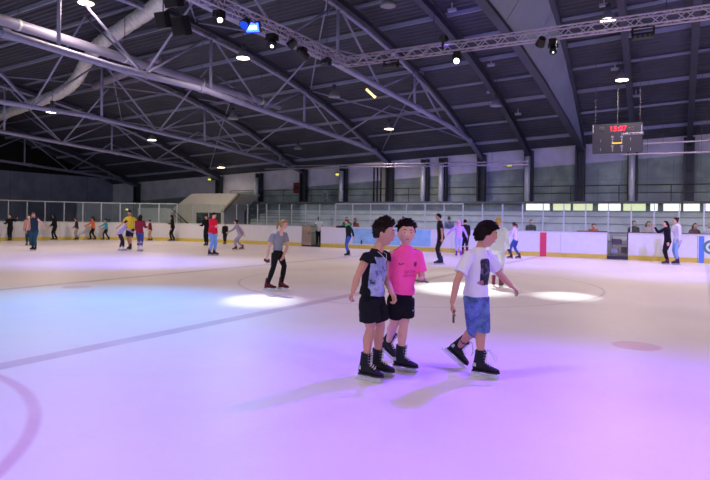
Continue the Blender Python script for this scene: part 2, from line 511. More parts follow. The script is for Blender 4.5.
# handrail on the ledge
t = thing('handrail', 'thin dark handrail running along the ledge of the far wall', 'railing', (-10, YW - .65, 2.72))
mb = MB().tube([(xa, YW - .65, 3.55), (XR - 1, YW - .65, 3.55)], .025, 8); mb.obj('top_rail', COLM, t)
mb = MB().tube([(xa, YW - .65, 3.15), (XR - 1, YW - .65, 3.15)], .018, 8); mb.obj('mid_rail', COLM, t)
q = xa + .1
while q < XR - 1: MB().tube([(q, YW - .65, 2.72), (q, YW - .65, 3.55)], .022, 6).obj('baluster', COLM, t); q += 2.4
# windows under the ledge on the right
WIN = mat('daylit_window', (.9, .92, .85), .3, emit=(.93, .95, .84), estr=1.3)
WIN2 = mat('daylit_window_yellow', (.8, .85, .6), .3, emit=(.86, .88, .70), estr=.95)
WFR = mat('window_frame', (.5, .53, .52), .5)
for i, (p0, p1, mt) in enumerate(((526, 551, WIN), (553, 572, WIN2), (573, 594, WIN2), (598, 622, WIN), (623, 647, WIN2), (650, 659, WIN), (663, 682, WIN), (683, 701, WIN), (705, 716, WIN))):
    x0, x1 = wall_x(p0), wall_x(p1)
    fr_ = MB()
    for zz in (2.22, 2.62): fr_.box(((x0 + x1) / 2, YW - .04, zz), (x1 - x0, .08, .04))
    for xx in (x0 + .02, x1 - .02): fr_.box((xx, YW - .04, 2.42), (.04, .08, .42))
    o = struct(fr_.obj('window_%d' % (i + 1), WFR, loc=((x0 + x1) / 2, YW, 2.2)))
    mb = MB().box(((x0 + x1) / 2, YW - .025, 2.42), (x1 - x0 - .06, .03, .36)); mb.obj('window_pane', mt, o)

# --- grandstand behind the glass
xs0 = at_y(239, 200, 31).x + .12
TIER = mat('stand_concrete', (.70, .75, .74), .8, var=.12, scale=1.5, bump=.1)
NOSE = mat('tier_nosing', (.50, .54, .53), .7)
t = thing('grandstand', 'stepped grey concrete grandstand behind the glass along the far wall', 'grandstand', (0, 32, -.03))
for i, (y, z) in enumerate(((30.3, .75), (31.2, 1.15), (32.1, 1.55), (33.0, 1.92), (33.8, 2.2))):
    x0 = xs0
    mb = MB().box(((x0 + XR - .5) / 2, (y + YW - .04) / 2, (z - .05) / 2 + .0), (XR - .5 - x0, YW - .04 - y, z + .0 - .0 + .05) if i == 0 else (XR - .5 - x0, YW - .04 - y, z + .05))
    if i: mb = MB().box(((x0 + XR - .5) / 2, (y + YW - .04) / 2, z - .2), (XR - .5 - x0, YW - .04 - y, .4))
    else: mb = MB().box(((x0 + XR - .5) / 2, (y + YW - .04) / 2, z / 2 - .015), (XR - .5 - x0, YW - .04 - y, z + .03))
    p = mb.obj('tier', TIER, t)
    MB().box(((x0 + XR - .5) / 2, y - .02, z - .02), (XR - .5 - x0, .05, .04)).obj('nosing', NOSE, p)
mb = MB()
for px in (266, 279, 291, 306): 
    q = at_y(px, 200, 30.15); mb.tube([(q.x, 30.15, .0), (q.x, 30.15, 2.35)], .03, 8)
a = at_y(247, 200, 30.15); c = at_y(308, 200, 30.15)
for z in (1.35, 1.75, 2.15): mb.tube([(a.x, 30.15, z), (c.x, 30.15, z)], .02, 6)
tag(mb.obj('stand_railing', mat('grey_rail', (.45, .48, .48), .5), loc=(c.x, 30.15, 0)), 'grey tube railing in front of the grandstand left end', 'railing')

# --- stair enclosures left of the grandstand
WHT = mat('white_plaster', (.90, .90, .84), .7, var=.04, scale=2)
GRY = mat('grey_plaster', (.84, .88, .84), .7, var=.06, scale=2)
def face(pts, y): return [at_y(px, py, y) for px, py in pts]
t = thing('stair_enclosure', 'white slanted stair enclosure behind the glass, above the red jacket skater', 'stair enclosure', at_y(200, 225, 31).xy.to_3d())
y = 31.0
pts = face([(174, 207.5), (192, 193.5), (239, 193.5), (223, 211)], y)
a, d = pts[0], pts[-1]
MB().prism([V((a.x, y, 0)), *pts, V((d.x, y, 0))], (0, 2.2, 0)).obj('housing', WHT, t)
e = at_y(197, 212.5, y); f_ = at_y(221, 212.5, y)
MB().box(((e.x + f_.x) / 2, y - .03, e.z / 2), (f_.x - e.x, .06, e.z)).obj('doorway', mat('dark_doorway', (.22, .28, .27), .6, var=.1), t)
p0, p1 = pts[2], pts[3]
MB().bar(p0 + V((.06, -.1, -.06)), p1 + V((.06, -.1, -.06)), .3, .12, up=V((1, 0, 1))).obj('sloped_edge', mat('beige_edge', (.70, .68, .58), .7), t)
y = 31.0
pts = face([(138, 208), (163, 208), (173, 215)], y)
tag(MB().prism([V((pts[0].x, y, 0)), *pts, V((pts[2].x, y, 0))], (0, 1.0, 0)).obj('stair_enclosure', GRY, loc=V((pts[0].x, y, 0))), 'lower grey wedge shaped stair enclosure left of the white one', 'stair enclosure')
t = thing('stair_railing', 'dark sloping stair railing between the two stair enclosures', 'railing', at_y(180, 225, 30.8).xy.to_3d())
q0 = at_y(171, 208, 30.8); q1 = at_y(190, 225, 30.8)
MB().tube([q0, q1], .03, 8).obj('handrail', COLM, t); MB().tube([q0 - V((0, 0, .3)), q1 - V((0, 0, .3))], .02, 8).obj('mid_rail', COLM, t)
for s in (.15, .5, .85):
    q = q0.lerp(q1, s); MB().tube([V((q.x, q.y, 0)), q], .022, 8).obj('baluster', COLM, t)

# --- barrier
BRD = mat('board_white', (.84, .85, .87), .4, var=.03, scale=3)
KICK = mat('kick_yellow', (.82, .74, .30), .5, var=.06, scale=4)
RAILC = mat('top_rail_white', (.78, .80, .83), .4)
POSTM = mat('glass_post', (.72, .76, .78), .4, metal=.2)
m = bpy.data.materials.new('shield_glass'); m.use_nodes = True; MATS['glass'] = m
nt = m.node_tree; nt.nodes.remove(nt.nodes['Principled BSDF']); out = nt.nodes['Material Output']
tr = nt.nodes.new('ShaderNodeBsdfTransparent'); tr.inputs[0].default_value = (.93, .97, .96, 1)
gl = nt.nodes.new('ShaderNodeBsdfGlossy'); gl.inputs['Roughness'].default_value = .03
frn = nt.nodes.new('ShaderNodeFresnel'); frn.inputs[0].default_value = 1.35
mx = nt.nodes.new('ShaderNodeMixShader'); nt.links.new(frn.outputs[0], mx.inputs[0]); nt.links.new(tr.outputs[0], mx.inputs[1]); nt.links.new(gl.outputs[0], mx.inputs[2]); nt.links.new(mx.outputs[0], out.inputs[0])
GLASS = m
def cum(path):
    s = [0]
    for a, c in zip(path, path[1:]): s.append(s[-1] + (c - a).length)
    return s
CUM = cum(PATH)
def s_of(p):
    best = None
    for i, (a, c) in enumerate(zip(PATH, PATH[1:])):
        e = c - a; t = max(0, min(1, (p - a).dot(e) / e.length_squared)); d = (a + e * t - p).length
        if best is None or d < best[0]: best = (d, CUM[i] + e.length * t)
    return best[1]
def p_at(s):
    s = max(0, min(CUM[-1] - 1e-6, s))
    for i in range(len(PATH) - 1):
        if CUM[i + 1] >= s:
            e = PATH[i + 1] - PATH[i]; return PATH[i] + e * ((s - CUM[i]) / e.length), e.normalized()
def strip(mb, s0, s1, z0, z1, thick, inset=0.0):
    """curved board following the rink outline; inset > 0 is towards the ice"""
    ss = [s0] + [c for c in CUM if s0 < c < s1] + [s1]; rings = []
    for s in ss:
        p, e = p_at(s); n = V((e.y, -e.x, 0))   # towards the ice for this path direction
        a = p + n * inset; c = a - n * thick
        rings.append([V((a.x, a.y, z0)), V((c.x, c.y, z0)), V((c.x, c.y, z1)), V((a.x, a.y, z1))])
    mb.loft(rings); return mb
BH = 1.15
t = thing('rink_barrier', 'long white rink barrier with yellow kick strip and glass shield around the ice', 'barrier', (-36, 28, 0))
S = lambda px: s_of(barrier_hit(px)[0])
gate1 = (S(302), S(321)); gate2 = (S(607.5), S(628.5))
secs = [(0, gate1[0]), (gate1[1], gate2[0]), (gate2[1], CUM[-1])]
for s0, s1 in secs:
    s = s0; 
    while s < s1 - .05:
        e = min(s + 2.6, s1) if s1 - s > 3.2 else s1
        p = strip(MB(), s, e - .012, 0, BH - .04, .1).obj('board_panel', BRD, t)
        strip(MB(), s, e - .012, .0, .20, .02, .015).obj('kick_strip', KICK, p); s = e
    warm = s0 > 30
    strip(MB(), s0, s1, BH - .04, BH + .02, .14, .02).obj('top_rail', RAILC, t)
# coloured markings on the boards
RED = mat('marking_red', (.80, .22, .36), .5); BLU = mat('marking_blue', (.32, .50, .85), .5)
strip(MB(), S(540.3), S(546.8), .0, BH - .05, .02, .02).obj('centre_line_marking', RED, t)
strip(MB(), S(699), S(704.5), .0, BH - .05, .02, .02).obj('blue_line_marking', BLU, t)
strip(MB(), S(353), S(431), .26, BH - .06, .012, .012).obj('advert_panel', mat('advert_blue', (.55, .75, .90), .45, var=.12, scale=3), t)
ad = strip(MB(), S(705.2), S(725), .24, BH - .08, .012, .012).obj('advert_panel', mat('advert_white', (.85, .88, .90), .45), t)
q, e = barrier_hit(711.5)
mb = MB(); rg = []
for rr in (.19, .29): rg.append([V((q.x + rr * math.cos(k * PI / 12), 28.3 - .03, .66 + rr * math.sin(k * PI / 12))) for k in range(24)])
vs = rg[0] + rg[1] + [p + V((0, .01, 0)) for p in rg[0] + rg[1]]
fs = []
for k in range(24):
    j = (k + 1) % 24; fs += [(k, j, 24 + j, 24 + k), (48 + k, 72 + k, 72 + j, 48 + j), (k, 48 + k, 48 + j, j), (24 + k, 24 + j, 72 + j, 72 + k)]
mb.add(vs, fs); mb.obj('advert_ring', mat('advert_green', (.30, .50, .52), .5), ad)
MB().ball((q.x, 28.275, .66), (.1, .012, .1)).obj('advert_dot', mat('advert_green', (.3, .5, .52)), ad)
# small dark figure on the blue advert
q, e = barrier_hit(362); MB().ball((q.x, 28.28, .36), (.06, .012, .12)).obj('advert_figure', mat('advert_navy', (.18, .28, .42), .5), t)
# glass posts and panes
ppx = [-12, 8.8, 27.4, 45.3, 64.2, 82.8, 101.2, 120, 139.4, 158.6, 176.4, 192, 208, 223, 236, 247, 257, 266, 278.5, 291, 305, 319, 335, 352, 370, 388.5, 406, 424.5, 443.5, 462.4, 482, 502, 522, 542.7, 563.5, 585.4, 608, 631, 654, 679, 704, 729, 755]
pp = [s_of(barrier_hit(px)[0]) for px in ppx]
for k, (px, s) in enumerate(zip(ppx, pp)):
    p, e = p_at(s); n = V((e.y, -e.x, 0)); c = p - n * .06
    rot = Matrix((e, -n, UP)).transposed()
    w = .05 if px < 180 or px > 320 else .035
    top = 2.42 + (.02 if px < 200 else 0)
    MB().box((c.x, c.y, (BH + .02 + top) / 2), (w, .05, top - BH - .02), rot).obj('glass_post', POSTM, t)
    if k + 1 < len(pp):
        s2 = pp[k + 1]; strip(MB(), s + .03, s2 - .03, BH + .02, top - .04, .012, -.055).obj('glass_pane', GLASS, t)
for (p0, p1) in ((-12, 176.4), (335, 462.4)):
    strip(MB(), S(p0) , S(p1), 2.40, 2.45, .04, -.045).obj('glass_rail', POSTM, t)
# gates
SKIRT = mat('gate_beige', (.62, .56, .48), .5, var=.08, scale=3)
g0, e0 = p_at(gate1[0]); g1, _ = p_at(gate1[1])
gt = thing('rink_gate', 'open beige rink gate swung back beside the man in the white shirt', 'gate', g0)
strip(MB(), gate1[0] + .02, gate1[0] + .62, .08, BH, .05, -.02).obj('gate_leaf', SKIRT, gt)
strip(MB(), gate1[0] + .05, gate1[0] + .58, .25, .9, .015, -.0).obj('inner_panel', mat('gate_inner', (.56, .50, .44), .6), gt)
MB().box((g0.x + .5, 28.27, .75), (.12, .05, .04)).obj('handle', COLM, gt)
strip(MB(), gate1[0], gate1[1], -.0, .08, .16, 0).obj('threshold', mat('dark_threshold', (.12, .12, .14), .7), gt)
g0, _ = p_at(gate2[0]); g1, _ = p_at(gate2[1])
gt = thing('equipment_cart', 'grey wheeled cart of gear standing in the opening of the boards', 'cart', ((g0.x + g1.x) / 2, 28.9, -.03))
w = (g1.x - g0.x) * .8; cx = (g0.x + g1.x) / 2
CART = mat('cart_grey', (.55, .56, .60), .5, var=.1)
for sx_ in (-1, 1):
    for sy_ in (-1, 1): MB().tube([(cx + sx_ * w / 2, 29.0 + sy_ * .25, .1), (cx + sx_ * w / 2, 29.0 + sy_ * .25, 1.05)], .02, 8).obj('upright', CART, gt)
for z in (.25, .62, 1.03): MB().box((cx, 29.0, z), (w, .52, .03)).obj('shelf', CART, gt)
for sx_ in (-1, 1):
    for sy_ in (-1, 1): MB().tube([(cx + sx_ * w / 2 - .015, 29.0 + sy_ * .25, .025), (cx + sx_ * w / 2 + .015, 29.0 + sy_ * .25, .025)], .055, 12).obj('wheel', BLK, gt)
for (dx, z, c, sz) in ((-.2, .26, (.62, .62, .68), (.3, .3, .2)), (.22, .26, (.34, .30, .34), (.28, .3, .26)), (-.1, .64, (.30, .38, .55), (.34, .3, .22)), (.25, .64, (.66, .66, .70), (.22, .25, .18))):
    tag(MB().box((cx + dx, 28.98, z + sz[2] / 2 + .006), sz).obj('storage_box', mat('box_%d' % int(c[0] * 100 + z * 10), c, .6, var=.1), loc=(cx + dx, 28.98, z)),
        {(-.2, .26): 'pale box on the lower shelf of the grey cart', (.22, .26): 'dark box on the lower shelf of the grey cart', (-.1, .64): 'blue box on the upper shelf of the grey cart', (.25, .64): 'pale box on the upper shelf of the grey cart'}[(dx, z)], 'box')
strip(MB(), gate2[0], gate2[1], -.0, .14, .14, 0).obj('gate_sill', mat('dark_sill', (.2, .18, .24), .7), t)
strip(MB(), S(577), gate2[0], BH + .02, BH + .07, .22, .02).obj('padded_rail', mat('rail_maroon', (.40, .28, .30), .6), t)
strip(MB(), gate2[1], S(760), BH + .02, BH + .06, .22, -.0).obj('padded_rail', mat('rail_maroon', (.40, .28, .30), .6), t)

# --- horizontal net rails hung above the far boards
ROD = mat('white_rod', (.56, .55, .60), .6)
WIRE = mat('wire_grey', (.30, .30, .34), .9, spec=.1)
for (p0, y0, p1, y1, lab) in ((265, 169, 528, 164.5, 'lower left white rod above the far glass'), (290, 166, 528, 161.5, 'upper left white rod above the far glass'), (622, 154.5, 730, 151.5, 'lower right white rod beside the scoreboard'), (642, 144, 730, 139.5, 'upper right white rod beside the scoreboard')):
    zz = 28.9 if 'lower' in lab else 29.3
    a, c = at_y(p0, y0, zz), at_y(p1, y1, zz)
    t = thing('net_rail', lab, 'rod', a, 'horizontal net rods')
    MB().tube([a, c], .035, 8).obj('rod', ROD, t, smooth=True)
    n = 4 if p1 - p0 > 200 else 2
    for k in range(n):
        q = a.lerp(c, (k + .5) / n); MB().tube([q, V((q.x, q.y, roof(q.x, q.y) - .1))], .008, 5).obj('hanger_wire', DARKS, t)

# --- wall bits
EML = mat('emergency_lens', (.85, .85, .4), .4, emit=(.85, .85, .35), estr=1.2)
for px, py, y, lab in ((209.5, 179.5, YW - .5, 'small yellow emergency light above the white stair enclosure'), (337.5, 174.5, YW - .2, 'small yellow emergency light left of a silver pipe'), (509.5, 165.2, YW - .5, 'small yellow emergency light on the white cladding'), (127, 209.5, YW - 1, 'small yellow emergency light low on the left beside the stair wedge')):
    p = at_y(px, py, y); t = thing('emergency_light', lab, 'emergency light', p, 'emergency lights')
    MB().box((p.x, p.y + .04, p.z), (.36, .08, .2)).obj('housing', COLM, t); MB().box((p.x, p.y - .01, p.z), (.28, .03, .13)).obj('lens', EML, t)
    MB().box((p.x, (p.y + YW) / 2 + .05, p.z + .02), (.05, YW - p.y - .05, .05)).obj('bracket', COLM, t)
p = at_y(297.5, 188, YW - .13)
t = thing('hose_cabinet', 'red fire hose cabinet on the far wall left of the dark column', 'hose cabinet', p)
MB().box(p, (.5, .26, .75)).obj('cabinet', mat('hose_red', (.48, .12, .14), .5), t)
MB().tube([p + V((0, -.13, 0)), p + V((0, -.17, 0))], .18, 18).obj('reel', mat('reel_dark', (.25, .07, .08), .5), t)
p = at_y(291, 189, YW - .03); tag(MB().box(p, (.34, .06, .36)).obj('wall_sign', mat('sign_white', (.7, .72, .72), .5), loc=p), 'small white square sign left of the red hose cabinet', 'sign')
p = at_y(325, 195.5, YW - .75)
t = thing('sign_board', 'small framed grey sign on a post above the glass', 'sign', (p.x, p.y, 2.72))
MB().box(p, (.42, .05, .5)).obj('panel', mat('sign_grey', (.55, .58, .58), .5), t); MB().box(p + V((0, -.03, 0)), (.28, .02, .34)).obj('inner_panel', mat('sign_inner', (.40, .42, .43), .5), t)
MB().tube([V((p.x, p.y + .05, 2.72)), p + V((0, .05, 0))], .03, 8).obj('pole', COLM, t)
# ================================================================ lighting rig, pendants, ducts, scoreboard
def light(kind, name, loc, energy, col, parent=None, target=None, size=.1, angle=60, blend=.5):
    d = bpy.data.lights.new(name, kind); d.energy = energy; d.color = col
    if kind == 'SPOT': d.spot_size = math.radians(angle); d.spot_blend = blend; d.shadow_soft_size = size
    elif kind == 'AREA': d.shape = 'DISK'; d.size = size
    else: d.shadow_soft_size = size
    o = bpy.data.objects.new(name, d); COL.objects.link(o)
    loc = V(loc); 
    if parent is not None: o.parent = parent; o.location = loc - origin(parent)
    else: o.location = loc
    if target is not None: o.rotation_euler = (V(target) - loc).to_track_quat('-Z', 'Y').to_euler()
    return o
ALU = mat('rig_aluminium', (.74, .70, .80), .35, metal=.5)
def box_truss(a, c, lab, w=.28):
    a, c = V(a), V(c); d = (c - a).normalized(); s = d.cross(UP).normalized()
    t = thing('lighting_truss', lab, 'lighting truss', a, 'aluminium lighting trusses')
    cor = [s * w / 2 * i + UP * w / 2 * j for i, j in ((-1, -1), (1, -1), (1, 1), (-1, 1))]
    for k in cor: MB().tube([a + k, c + k], .025, 8).obj('main_tube', ALU, t, smooth=True)
    n = int((c - a).length / .30); 
    for f in range(4):
        k0, k1 = cor[f], cor[(f + 1) % 4]; mb = MB()
        for i in range(n):
            p, q = a.lerp(c, i / n), a.lerp(c, (i + 1) / n)
            mb.tube([p + k0, q + k1] if i % 2 == 0 else [p + k1, q + k0], .012, 5)
        mb.obj('lacing', ALU, t)
    L_ = (c - a).length; k = 1
    for i in range(3):
        p = a.lerp(c, (i + .5) / 3); MB().tube([p + UP * w / 2, V((p.x, p.y, roof(p.x, p.y) - .1))], .012, 5).obj('hanger_cable', DARKS, t)
    return t
ZR = 7.0
K = at_z(345, 62, ZR)
e2 = at_z(710, 14, ZR)
far_leg = (V((9.0, K.y, ZR)))
box_truss(K, far_leg, 'aluminium lighting truss crossing the upper right of the picture')
box_truss(K + V((0, .14, 0)), V((K.x, 10.0, ZR)), 'aluminium lighting truss running from top left to the corner')
box_truss(V((K.x, 10.0, ZR)), V((9, 10.0, ZR)), 'near aluminium lighting truss above the camera view')

FIX = mat('fixture_black', (.035, .035, .045), .45, var=.1)
def lens_mat(name, c, s): return mat(name, c, .2, emit=c, estr=s)
def on_rig(px, py, leg):
    """point below the truss leg at image column px"""
    if leg == 'x': p = at_y(px, py, K.y)
    else: p = at_x(px, py, K.x)
    return p
def moving_head(px, py, leg, lab, aim, lens, s=1.0, lr=.10):
    p = on_rig(px, py, leg)
    t = thing('moving_head_light', lab, 'stage light', p, 'stage lights on the rig')
    d = (V(aim) - p).normalized(); sd = d.cross(UP).normalized()
    MB().box((p.x, p.y, ZR - .24), (.26 * s, .20 * s, .16)).obj('base', FIX, t)
    mb = MB()
    for k in (-1, 1): mb.bar(V((p.x, p.y, ZR - .3)) + sd * .15 * s * k, p + sd * .15 * s * k, .04, .06, up=d)
    mb.bar(V((p.x, p.y, ZR - .31)) - sd * .17 * s, V((p.x, p.y, ZR - .31)) + sd * .17 * s, .05, .04); mb.obj('yoke', FIX, t)
    MB().tube([p - d * .2 * s, p - d * .15 * s, p + d * .1 * s, p + d * .22 * s], [.07 * s, .11 * s, .12 * s, .13 * s], 14).obj('head', FIX, t, smooth=True)
    MB().tube([p + d * .222 * s, p + d * .235 * s], lr * s, 16).obj('lens', lens, t)
    MB().bar(V((p.x, p.y, ZR - .17)), V((p.x, p.y, ZR - .1)), .06, .06).obj('clamp', ALU, t)
    return t, p + d * .26 * s
LW = lens_mat('lens_white', (.92, .97, .95), 9); LO = mat('lens_off', (.3, .3, .35), .15)
camdir = CAM
aimA = ground(262, 300); aimB = ground(565, 296); aimC = ground(475, 286)
t1, p1 = moving_head(219, 16, 'y', 'leftmost lit moving head light on the left truss', V((-5, 7, 0)), lens_mat('lens_glow', (.9, .95, .85), 12), 1.0, .065)
t2, p2 = moving_head(272, 41, 'y', 'moving head light right of the blue flood on the left truss', aimA, LW, 1.15, .035)
t3, p3 = moving_head(302, 53, 'y', 'dark unlit moving head light on the left truss near its corner', K + V((2, 9, -6)), LO, 1.0)
t4, p4 = moving_head(457, 60, 'x', 'lit round stage light hanging from the right truss', CAM.lerp(V((-6, 9, 0)), .5), lens_mat('lens_glow2', (.95, .95, .9), 14), .8)
t5, p5 = moving_head(553, 48, 'x', 'dark moving head light left of the deep girder on the right truss', aimB, LW, .8, .02)
def flat_fix(px, py, leg, lab, w, h):
    p = on_rig(px, py, leg); t = thing('stage_light', lab, 'stage light', p, 'stage lights on the rig')
    MB().box(p, (w, .22, h)).obj('body', FIX, t); mb = MB()
    for s in (-1, 1): mb.bar(p + V((s * w * .52, 0, 0)), V((p.x + s * w * .52, p.y, ZR - .16)), .025, .05)
    mb.bar(V((p.x - w * .54, p.y, ZR - .17)), V((p.x + w * .54, p.y, ZR - .17)), .04, .03); mb.obj('bracket', FIX, t)
    for k in range(4): MB().ball(p + V(((k - 1.5) * w * .24, -.11, -.02)), (.04, .02, .04)).obj('lens', LO, t)
    return t, p
flat_fix(326, 63.5, 'y', 'flat black light bar under the truss corner', .30, .12)
flat_fix(391, 66, 'x', 'flat black light bar on the right truss near its corner', .5, .13)
flat_fix(643, 36, 'x', 'flat black light bar above the scoreboard', .5, .13)
# blue flood
p = on_rig(253, 27, 'y'); t = thing('flood_light', 'glowing blue flood light on the left truss', 'stage light', p, 'stage lights on the rig')
d = (CAM + V((-7, 3, -1)) - p).normalized(); rot = d.to_track_quat('-Y', 'Z').to_matrix()
MB().box(p, (.42, .12, .30), rot).obj('body', FIX, t)
MB().box(p + d * .065, (.36, .02, .24), rot).obj('lens', lens_mat('lens_blue', (.12, .22, 1.0), 14), t)
mb = MB(); mb.box(p + d * .078 , (.24, .012, .10), rot); mb.obj('lamp_core', lens_mat('lens_core', (.65, .85, 1.0), 12), t)
MB().bar(p, V((p.x, p.y, ZR - .15)), .05, .05).obj('bracket', FIX, t)
# black speakers top left
for (px, py, w, h, dd, lab) in ((163, 20, .24, .32, 12.3, 'left black loudspeaker hanging at the top left'), (181, 26, .32, .40, 12.8, 'larger black loudspeaker hanging right of its twin at the top left'), (174, 3, .30, .16, 12.0, 'black box hanging just above the two loudspeakers')):
    p = at_depth(px, py, dd); t = thing('loudspeaker', lab, 'loudspeaker', p, 'hanging loudspeakers')
    rot = Matrix.Rotation(PHI + (.5 if px == 162 else -.4), 3, 'Z') @ Matrix.Rotation(.35, 3, 'X')
    MB().box(p, (w, w * .8, h), rot).obj('cabinet', FIX, t)
    MB().box(p + rot @ V((0, -w * .41, 0)), (w * .86, .02, h * .86), rot).obj('grille', mat('grille', (.06, .06, .07), .8), t)
    MB().tube([p, V((p.x, p.y, roof(p.x, p.y) - .05))], .015, 6).obj('hanger_cable', DARKS, t)

# --- high bay pendants
SHADE = mat('pendant_shade', (.50, .50, .54), .5, metal=.1)
LENSW = lens_mat('pendant_lens', (1.0, .93, .82), 10)
LENSU = mat('pendant_lens_off', (.55, .56, .62), .3)
def pendant(p, lit, lab, s=1.0, grp='high bay lamps'):
    t = thing('high_bay_lamp', lab, 'ceiling lamp', p, grp)
    MB().tube([p + V((0, 0, .0)), p + V((0, 0, .04)), p + V((0, 0, .18)), p + V((0, 0, .30))], [.27 * s, .26 * s, .17 * s, .09 * s], 18).obj('shade', SHADE, t, smooth=True)
    MB().tube([p + V((0, 0, .28)), p + V((0, 0, .52))], .085 * s, 12).obj('ballast', DARKS, t, smooth=True)
    MB().tube([p + V((0, 0, -.015)), p + V((0, 0, -.001))], .235 * s, 18).obj('lens', LENSW if lit else LENSU, t)
    MB().tube([p + V((0, 0, .5)), V((p.x, p.y, roof(p.x, p.y) - .1))], .012, 6).obj('rod', DARKS, t)
    return t
WARM = (1.0, .76, .65)
PEND = [(86, 3, 8.4, 1, 'lit high bay lamp at the top left edge of the picture'), (52, 112, 6.4, 1, 'lit high bay lamp at far left below the silver duct'),
        (243, 58, 7.6, 1, 'lit high bay lamp below the blue flood light'), (152, 140, 6.1, 1, 'lit high bay lamp under the trusses above the yellow shirt skater'),
        (221, 167.5, 5.15, 1, 'lit high bay lamp low over the white stair enclosure'), (389, 129, 6.5, 1, 'lit high bay lamp above the pink shirt boy'),
        (608, 20, 8.2, 1, 'lit high bay lamp just above the right lighting truss'), (622, 80, 7.3, 1, 'lit high bay lamp hanging over the scoreboard'),
        (334, 97, 6.9, 0, 'unlit high bay lamp below the truss corner'), (233, 119, 6.3, 0, 'unlit high bay lamp above the stair enclosure'),
        (298, 149, 5.8, 0, 'unlit high bay lamp low near the left net rods'), (388, 6, 8.6, 0, 'unlit high bay lamp at the top middle'),
        (496, 106, 6.8, 0, 'unlit high bay lamp left of the deep girder')]
PL = 950
for px, py, z, lit, lab in PEND:
    p = at_z(px, py, z); t = pendant(p, lit, lab)
    if lit: light('SPOT', 'high_bay_bulb', p - V((0, 0, .04)), PL * (.12 if px == 221 else 1), WARM, t, p - V((0, 0, 5)), .45, 160, .6)
for (x, y) in ((2, 17), (2, 26), (9, 12), (-24, 6), (-33, 14), (-14, 2.5), (-4.5, 2.5), (5, 3.5)):  # unseen extra pendants, added for the light they give
    p = V((x, y, 7.6)); t = pendant(p, 1, 'lit high bay lamp added out of view for extra light', grp='added high bay lamps beyond the frame')
    light('SPOT', 'high_bay_bulb', p - V((0, 0, .04)), PL, WARM, t, p - V((0, 0, 5)), .45, 160, .6)
# fluorescent tube
p = at_depth(371, 93, 26); t = thing('tube_light', 'short tilted yellow tube light in the middle of the roof', 'tube light', p)
q0, q1 = at_depth(366.5, 89, 26), at_depth(375.5, 97.5, 26)
MB().tube([q0, q1], .06, 8).obj('tube', lens_mat('tube_warm', (1.0, .86, .55), 2.2), t)
MB().bar(q0 + UP * .07, q1 + UP * .07, .14, .05).obj('housing', DARKS, t); MB().tube([p + UP * .08, V((p.x, p.y, roof(p.x, p.y) - .05))], .012, 6).obj('rod', DARKS, t)
# little grey roof sensors
SENS = mat('sensor_grey', (.62, .62, .70), .5)
for px, py in ((452, 10), (491, 65), (490, 92), (518, 114), (604, 5), (615, 69), (629, 36), (636, 96)):
    r = ray(px, py); s = 10.0
    while s < 60 and (CAM + r * s).z < roof((CAM + r * s).x, (CAM + r * s).y) - .35: s += .05
    p = CAM + r * s
    tag(MB().box(p, (.30, .12, .10)).box(p + V((0, 0, .14)), (.04, .04, .25)).obj('roof_sensor', SENS, loc=p), 'small pale box fixed under the roof deck', 'sensor', 'small pale roof boxes')

# --- ducts
DUCT = mat('duct_lilac', (.56, .56, .66), .5, metal=.1, var=.08, scale=2)
FOIL = mat('duct_foil', (.88, .89, .90), .35, metal=.3, var=.2, scale=6, bump=.4, bscale=12)
pts = [V((-18.6, y, 7.55 - .02 * (y - 10))) for y in (1, 5, 9, 13, 17, 21, 24.5)]
t = thing('air_duct', 'long round lilac grey air duct running along the big truss', 'duct', pts[3])
MB().tube(pts, .17, 18).obj('duct', DUCT, t, smooth=True)
for y in (3, 7, 11, 15, 19, 23): 
    z = 7.55 - .02 * (y - 10); MB().tube([(-18.6, y - .04, z), (-18.6, y + .04, z)], .185, 18).obj('joint_ring', SILV, t)
    MB().tube([(-18.6, y, z + .2), (-18.6, y, roof(-18.6, y) - .05)], .012, 5).obj('hanger', DARKS, t)
pix = [(-30, 130, 40), (0, 116, 36.5), (35, 103, 33), (62, 92, 30.5), (76, 80, 29), (84, 66, 27.8), (90, 50, 26.6), (98, 35, 25.2), (112, 22, 24), (138, 8, 22.2), (170, -10, 20.3)]
pts = [at_depth(*q) for q in pix]
for p in pts: p.z = min(p.z, roof(p.x, p.y) - .6)
t = thing('foil_duct', 'silver foil wrapped duct bending upwards in the top left', 'duct', pts[4])
fine = []
for i in range(len(pts) - 1):
    for k in range(6): 
        a, c = pts[i], pts[i + 1]; p_, n_ = pts[max(0, i - 1)], pts[min(len(pts) - 1, i + 2)]; u = k / 6
        fine.append(.5 * ((2 * a) + (c - p_) * u + (2 * p_ - 5 * a + 4 * c - n_) * u * u + (3 * a - p_ - 3 * c + n_) * u ** 3))
MB().tube(fine, [.27 + (.02 if i % 2 else 0) for i in range(len(fine))], 16).obj('duct', FOIL, t, smooth=True)
for i in (8, 20, 32, 44): 
    p = fine[i]; MB().tube([p, V((p.x, p.y, roof(p.x, p.y) - .05))], .015, 5).obj('hanger', DARKS, t)
a, c = at_depth(95, 62, 31), at_depth(158, 24, 27)
a.z = min(a.z, roof(a.x, a.y) - .5); c.z = min(c.z, roof(c.x, c.y) - .5)
tag(MB().tube([a, c], .2, 14).obj('branch_duct', DUCT, loc=a, smooth=True), 'short pale round duct right of the foil duct bend', 'duct')

